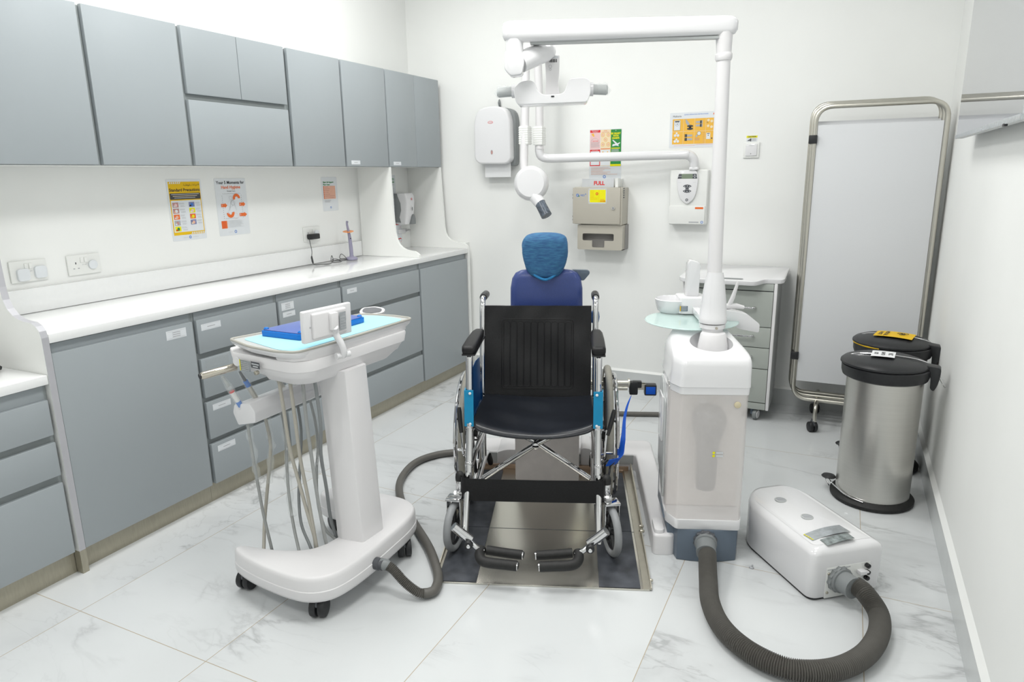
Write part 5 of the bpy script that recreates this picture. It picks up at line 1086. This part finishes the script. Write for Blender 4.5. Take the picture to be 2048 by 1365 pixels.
for i, (y, film) in enumerate(((1.66, 1), (1.735, 1), (1.87, 1), (1.95, 0))):
    a = Vector((-1.868, y, .655)); b = Vector((-1.895, y - .05, .79)); mb = MB()
    def at(t): return a + (b - a) * t
    mb.tube([at(-.02), at(.18)], .0092, 14, m=M_pblue if i == 0 else M_nickel); mb.tube([at(.18), at(.45)], .0088, 14, m=M_warm if i == 0 else M_nickel); mb.tube([at(.45), at(.48)], .0089, 14, m=M_red if i == 0 else M_pblue); mb.tube([at(.48), at(.62)], .0085, 14, m=M_film if i == 0 else M_pblue); mb.tube([at(.62), at(.9)], [.006, .004], 12, m=M_lgrey if i == 0 else M_greydk)
    hp = T.part('handpiece', mb, None, label='instrument with blue band in clear film sleeve')
    T.part('film_sleeve', MB().tube([at(-.02), at(.3), at(.6), at(.85), at(1.0)], [.013, .014, .013, .009, .003], 7, smooth=2), M_film, hp)
for i, h in enumerate((HO[0], HO[1], HO[2], HO[4])):
    P, _ = crspline([Vector(p) for p in h], 6); Q = P[1:int(len(P) * (.48 if i != 2 else .62))]
    T.part('hose_sleeve', MB().tube([q + Vector((.004 * math.sin(k), .004, 0)) for k, q in enumerate(Q)], [.012 + .003 * math.sin(k * 1.7) for k in range(len(Q))], 7), M_film, label='clear plastic sleeve')
T.part('hose_port', MB().lathe([(.022, 0), (.022, .02), (.019, .022), (.019, .035)], (0, 0, 0), 20, M=Matrix.Translation((-1.402, 1.755, .105)) @ Matrix.Rotation(math.pi / 2, 4, 'Y')), M_greydk)
# liner and instrument box
single('tray_liner', MB().prism(sc(rpoly([(-1.83, 1.66), (-1.60, 1.59), (-1.53, 1.60), (-1.495, 2.14), (-1.62, 2.17), (-1.71, 2.13)], .03), 1, (-1.62, 1.88)), .9068, .9076, 'z'), M_liner, (-1.62, 1.88, .907), 'light blue paper liner spread on the cart tray', 'tray liner')
T = Thing('instrument_box', (-1.69, 1.86, .9082), 'flat blue instrument box lying on the blue paper liner', 'instrument box')
bq = rpoly([(-1.80, 1.715), (-1.615, 1.712), (-1.602, 2.045), (-1.755, 2.055)], .014, 4)
T.part('base', MB().prism(bq, .9082, .928, 'z', .003), M_bluebox); T.part('lid', MB().prism(sc(bq, .965, (-1.69, 1.87)), .928, .9315, 'z', .002), M_bluetop)
mb = MB()
for x, y in ((-1.785, 1.73), (-1.63, 1.728), (-1.617, 2.03), (-1.745, 2.04)): mb.lathe([(.009, 0), (.009, .005), (.006, .008), (.001, .0085)], (x, y, .929), 14)
T.part('corner_stud', mb, M_bluebox)
# ------------------------------------------------------------------ HOSES on the floor
def corrugated(pts, r, pitch=.0075, dr=.0022, seg=18, k=24, ends=0):
    P, _ = crspline([Vector(p) for p in pts], k); P = resample(P, pitch / 4); R = [r + dr * (1, .3, -.9, .3)[i % 4] * 1.0 for i in range(len(P))]
    return MB().tube(P, R, seg)
# thick hose from the unit to the suction box
T = Thing('suction_hose', (0, 1.93, 0), 'thick dark grey corrugated hose looping from the dental unit to the suction box', 'hose')
cp0 = FG @ Vector((.616, .20, .085)); 
pts = [(-.367, 2.405, .088), (-.352, 2.345, .078), (-.325, 2.22, .050), (-.295, 2.10, .040), (-.235, 1.985, .038), (-.14, 1.905, .038), (-.03, 1.88, .038), (.075, 1.925, .038), (.155, 2.02, .038), (.20, 2.14, .040), (.205, 2.245, .052), (.165, 2.315, .075), (.125, 2.33, .078)]
T.part('corrugated_tube', corrugated(pts[:12] + [(.135, 2.345, .079)], .0288, .0066, .0034, 20), M_hoseD)
d1 = Vector((-.3585, 2.428, .092)); 
d = (Vector((-.345, 2.31, .068)) - d1).normalized()
def cuff(a, b, r0, r1): 
    a = Vector(a); b = Vector(b); d_ = (b - a)
    return MB().tube([a, a + d_ * .12, a + d_ * .3, a + d_ * .32, b], [r0 * .9, r0, r0, r1, r1], 24)
c1 = T.part('hose_cuff', cuff((-.372, 2.415, .09), (-.356, 2.345, .078), .041, .036), M_grey)
c2 = T.part('hose_cuff', cuff((.085, 2.372, .075), (.132, 2.325, .078), .043, .037), M_grey)
def nut(a, ax_, r):
    mb = MB(); ax_ = Vector(ax_).normalized(); u = ax_.orthogonal().normalized(); v = ax_.cross(u); a = Vector(a); n = 48
    R_ = [[tuple(a + ax_ * h + (u * math.cos(2 * math.pi * k / n) + v * math.sin(2 * math.pi * k / n)) * (r + .0022 * math.cos(12 * 2 * math.pi * k / n)) * f) for k in range(n)] for h, f in ((0, .96), (.004, 1), (.014, 1), (.018, .95))]
    return mb.loft(R_)
T.part('ring_nut', nut((-.3745, 2.420, .091), (.22, -.97, -.1), .043), M_greydk, c1); T.part('ring_nut', nut((.081, 2.3765, .075), (.66, -.75, .03), .046), M_grey, c2)
# cart hose
T = Thing('cart_hose', (-1.3, 1.85, 0), 'grey hose running from the cart base round behind the wheelchair', 'hose')
ca = [(-1.368, 1.765, .104), (-1.335, 1.765, .092), (-1.28, 1.76, .055), (-1.23, 1.765, .028), (-1.205, 1.785, .021)]
T.part('corrugated_section', corrugated(ca, .0155, .0055, .0022, 14), M_hoseD)
sm = [(-1.215, 1.775, .0225), (-1.200, 1.79, .021), (-1.196, 1.82, .020), (-1.235, 1.90, .019), (-1.36, 2.04, .019), (-1.52, 2.18, .019), (-1.68, 2.32, .019), (-1.80, 2.47, .019), (-1.86, 2.62, .019), (-1.87, 2.75, .019), (-1.82, 2.86, .019), (-1.73, 2.94, .019), (-1.66, 3.02, .019), (-1.60, 3.10, .017), (-1.56, 3.15, .008)]
T.part('smooth_section', MB().tube(sm, [.0175] * 13 + [.012, .003], 16, smooth=8), M_hoseD)
T.part('hose_cuff', MB().tube([(-1.382, 1.757, .105), (-1.36, 1.764, .103), (-1.355, 1.765, .10)], [.021, .0205, .018], 18), M_grey)
single('floor_hose', MB().tube([(-1.30, 3.80, .015), (-1.18, 3.84, .015), (-1.05, 3.885, .015), (-.93, 3.93, .015), (-.86, 3.95, .015)], .0145, 12, smooth=5), M_hoseD, (-1.0, 3.9, 0), 'short dark grey hose on the floor behind the wheelchair near the back wall', 'hose')

# ------------------------------------------------------------------ SUCTION BOX
A0 = Vector((0, 2.305, 0)); tt = Vector((.215, .178, 0)).normalized(); nb = Vector((-tt.y, tt.x, 0))
FS = Matrix(((tt.x, nb.x, 0, A0.x), (tt.y, nb.y, 0, A0.y), (0, 0, 1, 0), (0, 0, 0, 1)))
T = Thing('suction_box', (.14, .22, 0), 'white suction motor box on the floor beside the big corrugated hose', 'suction box', FS)
Wb, Lb = .280, .475
fpz = lambda d: rpoly([(d, d), (Wb - d, d), (Wb - d, Lb - .075), (Wb - .065, Lb - d), (.06, Lb - d), (d, Lb - .085)], [.035, .012, .07, .07, .075, .09], 8)
def topz(x, base): u = (x - Wb / 2) / (Wb / 2); return base + .022 * (1 - u * u)
rings = []
for d, zb, dome in ((.004, .008, 0), (.001, .013, 0), (0, .10, 0), (0, .168, .25), (.004, .176, .7), (.012, .181, 1), (.028, .184, 1)): rings.append([(x, y, zb + dome * .022 * (1 - ((x - Wb / 2) / (Wb / 2)) ** 2)) for x, y in fpz(d)])
# domed lid as grid fill
mb = MB(); mb.loft(rings, cap=True)
T.part('housing', mb, M_plas, ang=50)
mb = MB(); last = fpz(.026); 
n = len(last); strips = []
for f in (1.0, .8, .6, .4, .2, .02):
    strips.append([(Wb / 2 + (x - Wb / 2) * f, Lb / 2 + (y - Lb / 2) * f, .1843 + .022 * (1 - (((x - Wb / 2) * f) / (Wb / 2)) ** 2)) for x, y in last])
mb.loft(strips, cap=True); T.part('lid', mb, M_plas, ang=60)
def domeat(x): return .1843 + .022 * (1 - ((x - Wb / 2) / (Wb / 2)) ** 2)
FSI = FS.inverted()
def loc2(px, py): v = FSI @ Vector((px, py, 0)); return v.x, v.y
for (x, y) in ((-.134, 2.635), (-.034, 2.53)):
    lx_, ly_ = loc2(x, y); mb = MB(); mb.lathe([(.021, 0), (.022, .0015), (.017, .003), (.016, .001), (.002, .001)], (lx_, ly_, domeat(lx_) - .0005), 24); v = T.part('air_vent', mb, M_lgrey)
    mb = MB(); mb.lathe([(.001, .0012), (.0165, .0012), (.0165, .0018), (.001, .0018)], (lx_, ly_, domeat(lx_)), 20); mb.box(lx_ - .014, lx_ + .014, ly_ - .0008, ly_ + .0008, domeat(lx_) + .001, domeat(lx_) + .0024); T.part('vent_grille', mb, M_gry, v)
def dome_patch(corners, m, off, N=14, nm='label'):
    c = [loc2(*p) for p in corners]; vs = []; fs = []
    for i in range(N + 1):
        for j in range(5):
            u, v = i / N, j / 4; x = (c[0][0] * (1 - u) + c[1][0] * u) * (1 - v) + (c[3][0] * (1 - u) + c[2][0] * u) * v; y = (c[0][1] * (1 - u) + c[1][1] * u) * (1 - v) + (c[3][1] * (1 - u) + c[2][1] * u) * v
            vs.append((x, y, domeat(x) + off))
    for i in range(N):
        for j in range(4): a = i * 5 + j; fs.append((a, a + 5, a + 6, a + 1))
    return MB().add(vs, fs, m)
mb = dome_patch([(-.007, 2.375), (.110, 2.480), (.073, 2.515), (-.040, 2.408)], M_silver, .0012)
lb = T.part('status_label', mb, None)
def lerp2(a, b, t): return (a[0] * (1 - t) + b[0] * t, a[1] * (1 - t) + b[1] * t)
mb = MB()
for k in range(5):
    c_ = lerp2((-.013, 2.380), (-.039, 2.405), k / 4); lx_, ly_ = loc2(c_[0] + .004, c_[1] + .003); mb.lathe([(.0032, 0), (.0032, .0006)], (lx_, ly_, domeat(lx_) + .0013), 12)
T.part('status_dots', mb, M_yel2, lb)
hw_ = T.part('window', dome_patch([(.040, 2.352), (.123, 2.432), (.100, 2.462), (.014, 2.383)], M_silver, .0012), None, label='dark glossy window strip') if False else T.part('window', dome_patch([(.040, 2.352), (.123, 2.432), (.100, 2.462), (.014, 2.383)], mat('grey_window_film', (.22, .25, .25), .15, noise=.5, nscale=60, bump=.6), .0014), None, label='glossy grey window strip')
T.part('foot_gap', MB().prism(fpz(.006), .0005, .0085, 'z'), M_black)
pnl = T.part('connection_panel', MB().box(.058, .232, -.0015, .004, .006, .122, .001), M_warm)
mb = MB()
for x, z in ((.216, .111), (.218, .086), (.217, .064)): mb.cyl((x, -.001, z), (x, -.016, z), .0085, seg=14, bev=.002)
mb.cyl((.202, -.001, .043), (.202, -.006, .043), .007, seg=14); T.part('fitting', mb, M_blackg, pnl)
mb = MB(); mb.box(.178, .205, -.022, -.001, .086, .100, .002); mb.box(.200, .217, -.018, -.004, .088, .094, .001); T.part('rocker_switch', mb, M_plas, pnl)
mb = MB(); mb.cyl((.066, -.001, .10), (.066, -.005, .10), .005, seg=10, bev=.001); mb.cyl((.066, -.001, .028), (.066, -.005, .028), .005, seg=10, bev=.001); T.part('panel_screw', mb, M_alu, pnl)
mb = MB(); mb.box(.06, .15, -.003, -.0005, .114, .1165); T.part('label_slot', mb, M_gry, pnl)
single('floor_bolt', MB().lathe([(.009, 0), (.009, .004), (.005, .006)], (0, 0, 0), 6).cyl((0, 0, .005), (.004, 0, .014), .003, seg=8), M_gry, (0, 0, 0), 'small loose grey screw on the floor left of the suction box', 'screw', Matrix.Translation((-.205, 2.445, .0003)))

# ------------------------------------------------------------------ PEDAL BINS
def pedal_bin(cx, cy, rot, label, paper, cat='bin'):
    F = Matrix.Translation((cx, cy, 0)) @ Matrix.Rotation(rot, 4, 'Z') @ Matrix.Diagonal((1, 1, .988, 1))   # +x to the hinge, -x pedal
    T = Thing('pedal_bin', (0, 0, 0), label, cat, F, 'stainless pedal bins')
    T.part('body', MB().lathe([(.142, .03), (.149, .033), (.149, .60), (.147, .602)], (0, 0, 0), 64), M_steelv)
    T.part('base_ring', MB().lathe([(.158, .0005), (.170, .006), (.171, .018), (.160, .030), (.148, .036), (.147, .045), (.140, .045)], (0, 0, 0), 56), M_rubber)
    rim = T.part('rim', MB().lathe([(.148, .572), (.152, .573), (.165, .580), (.170, .596), (.171, .626), (.165, .630), (.15, .628)], (-.003, 0, 0), 56), M_black)
    lid = T.part('lid', MB().lathe([(.167, .631), (.171, .634), (.170, .641), (.160, .650), (.135, .659), (.09, .666), (.03, .669), (.004, .6695)], (-.009, 0, 0), 56), M_black)
    mb = MB(); mb.tube([(-.145, 0, .656), (-.10, 0, .668), (0, 0, .673), (.10, 0, .668), (.15, 0, .657)], .0028, 8, smooth=5); T.part('lid_wire', mb, M_chrome, lid)
    mb = MB(); mb.prism(rpoly([(.14, .651), (.202, .644), (.202, .606), (.195, .565), (.184, .540), (.170, .55), (.168, .60)], .012), -.028, .028, 'y', .004); T.part('hinge', mb, M_black)
    mb = MB(); mb.tube([(.195, -.02, .615), (.212, -.02, .595), (.226, -.015, .565), (.218, .0, .563), (.198, .01, .595)], .0013, 6, smooth=4); T.part('lid_hook', mb, M_chrome)
    pd = T.part('pedal', MB().lathe([(.004, 0), (.03, .002), (.032, .006), (.025, .014), (.006, .016)], (-.180, .0, .055), 24, sx=1.0, sy=.8), M_black)
    mb = MB(); mb.tube([(-.17, -.04, .03), (-.185, -.03, .05), (-.195, -.01, .058)], .003, 8, smooth=3); mb.tube([(-.18, .0, .05), (-.15, -.06, .048), (-.09, -.13, .04), (-.02, -.158, .035)], .003, 8, smooth=5); T.part('pedal_wire', mb, M_chrome, pd)
    # curved paper on the lid
    def lidz(x, y): r = math.hypot(x, y); return .6715 - .012 * (r / .14) ** 2 + .002
    (u0, u1, v0, v1, col, lines_, rot2) = paper
    N = 10; vs = []; fs = []; mb = MB()
    for i in range(N + 1):
        for j in range(5):
            x = u0 + (u1 - u0) * i / N; y = v0 + (v1 - v0) * j / 4; vs.append((x, y, lidz(x, y) + .004 + .006 * (j / 4 - .5) ** 2))
    for i in range(N):
        for j in range(4): a = i * 5 + j; fs.append((a, a + 5, a + 6, a + 1))
    mb.add(vs, fs, col)
    for (txt, tx, ty, sz) in lines_:
        tv, tf = text_geo(txt, sz, 'CENTER', .0006)
        mb.add([(tx + b_, ty - a_, lidz(tx + b_, ty - a_) + .0060) for a_, b_, c_ in tv], tf, M_blk)
    T.part('paper_label', mb, None, lid)
    return T, lid, F
pedal_bin(.209, 3.27, math.radians(-6), 'front stainless pedal bin with a small white paper label on its black lid', (-.06, .03, -.06, .04, M_paper, [('NC', .012, -.01, .024), ('ELATO', -.016, -.01, .018), ('GTI', -.043, -.01, .020)], 0))
T, lid, F = pedal_bin(.256, 3.70, math.radians(-13), 'rear stainless pedal bin with an orange warning sheet on its black lid', (-.08, .085, -.07, .05, M_yel, [('MEDICAL', -.032, -.01, .022), ('WASTE', -.058, -.01, .022)], 0))
mb = MB(); zz = .6803
for k in range(3):
    a = k * 2.094 + .5; mb.torus((.035 + .014 * math.cos(a), .014 * math.sin(a), zz), (0, 0, 1), .012, .0009, 18, 5)
mb.torus((.035, 0, zz), (0, 0, 1), .010, .001, 16, 5); T.part('biohazard_mark', mb, M_blk, lid)
T.part('bag_edge', MB().tube([(-.166, .02, .631), (-.162, -.06, .632), (-.13, -.112, .632), (-.08, -.15, .632), (-.03, -.166, .631)], [.003, .006, .005, .006, .003], 8, smooth=5), M_yel, lid, label='yellow bin bag showing under the lid')

# ------------------------------------------------------------------ FOLDING SCREEN
T = Thing('folding_screen', (.1, 4.2, 0), 'folded privacy screen with white fabric in rounded metal frames against the back wall', 'privacy screen')
for i, (yy, x0, x1, z0, z1) in enumerate(((4.14, -.195, .405, .155, 1.765), (4.185, -.208, .395, .165, 1.775), (4.23, -.216, .385, .17, 1.785))):
    P = [(x, yy, z) for x, z in rrect(x0, x1, z0, z1, .085, 8)]
    fr_ = T.part('frame', MB().tube(P, .0125, 14, closed=True), M_nickel)
    px0, px1 = x0 + .013, x1 - .013
    T.part('fabric_panel', MB().box(px0, px1, yy - .003, yy + .003, .262 + i * .004, 1.672 + i * .012, .0005), M_fabric, fr_)
mb = MB()
for z in (.41, 1.60): mb.box(-.222, -.18, 4.12, 4.245, z - .022, z + .022, .004)
T.part('hinge_clip', mb, M_black)
for x, yf, yb in ((-.065, 4.035, 4.375), (.21, 4.05, 4.40)):
    mb = MB(); mb.tube([(x, yf, .06), (x, yf + .003, .12), (x, yf + .025, .146), (x, 4.14, .148), (x, yb - .03, .146), (x, yb - .003, .12), (x, yb, .06)], .0115, 12, smooth=4); ft = T.part('foot', mb, M_nickel)
    caster_wheel(T, x - .008, yf, .029, .044, .5, .075, parent=ft); caster_wheel(T, x - .01, yb, .029, .044, .4, .075, parent=ft)
# ------------------------------------------------------------------ MOBILE DRAWER UNIT
T = Thing('mobile_drawer_unit', (-.58, 4.25, 0), 'grey-green four-drawer trolley with white tray top behind the dental unit', 'trolley')
mx0, mx1, my0, my1 = -.845, -.318, 4.10, 4.425
T.part('carcass', MB().box(mx0, mx1, my0 + .004, my1, .07, .828, .004), M_lgrey)
T.part('corner_profile', MB().box(mx1 - .016, mx1 + .002, my0 - .016, my0 + .012, .07, .822, .006), M_plasm)
mb = MB(); mb.box(mx0, mx0 + .014, my0 - .014, my0 + .012, .07, .822, .006); T.part('corner_profile', mb, M_plasm)
zs = [.776, .568, .446, .320, .114]
mb = MB(); mb.box(mx0 + .016, mx1 - .018, my0 - .012, my0 + .004, .779, .820, .002); T.part('top_fascia', mb, M_panelg)
for a, b in zip(zs, zs[1:]):
    d_ = T.part('drawer', MB().box(mx0 + .016, mx1 - .018, my0 - .014, my0 + .004, b + .002, a - .002, .002), M_panelg); zc = (a + b) / 2 + .01
    T.part('handle', MB().tube([(-.57, my0 - .014, zc), (-.565, my0 - .04, zc), (-.50, my0 - .045, zc), (-.435, my0 - .04, zc), (-.43, my0 - .014, zc)], .006, 10, smooth=4), M_chrome, d_)
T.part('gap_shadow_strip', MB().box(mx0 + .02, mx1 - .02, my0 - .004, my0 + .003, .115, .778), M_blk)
mb = MB(); mb.box(mx0 + .016, mx1 - .018, my0 - .012, my0 + .004, .071, .111, .002); T.part('plinth', mb, M_panelg)
def sc_(P, f): return [(-.57 + (x + .57) * f, 4.23 + (y - 4.23) * f) for x, y in P]
tp = rpoly([(-.862, 4.425), (-.862, 4.06), (-.80, 4.04), (-.43, 4.032), (-.40, 4.075), (-.30, 4.085), (-.287, 4.12), (-.287, 4.425)], [.01, .03, .03, .03, .02, .02, .01, .01], 4)
tp = rpoly([(-.862, 4.44), (-.862, 4.05), (-.82, 4.015), (-.425, 4.01), (-.385, 4.085), (-.295, 4.095), (-.284, 4.12), (-.284, 4.44)], [.01, .03, .03, .03, .02, .02, .01, .01], 4)
def tz(y): return .842 + (y - 4.01) * .08
T.part('tray_top', MB().loft([[(x, y, tz(y) - .026) for x, y in sc_(tp, .99)], [(x, y, tz(y) - .022) for x, y in tp], [(x, y, tz(y) - .003) for x, y in tp], [(x, y, tz(y)) for x, y in sc_(tp, .985)]]), M_plas)
T.part('top_grip', MB().add([(x, y, tz(y) + .0008) for x, y in rrect(-.64, -.50, 4.035, 4.07, .015)], [tuple(range(len(rrect(-.64, -.50, 4.035, 4.07, .015))))]), M_grey)
for x, y in ((-.40, 4.13), (-.76, 4.13), (-.40, 4.38), (-.76, 4.38)):
    mb = MB(); mb.cyl((x + .002, y - .01, .033), (x + .024, y - .016, .033), .0325, seg=24, bev=.004); c_ = T.part('caster', mb, M_grey); mb = MB(); mb.cyl((x + .024, y - .016, .033), (x + .027, y - .0168, .033), .024, seg=20); T.part('wheel_cap', mb, M_plas, c_); T.part('caster_bracket', MB().box(x - .018, x + .002, y - .015, y + .015, .03, .071, .004), M_slate, c_)
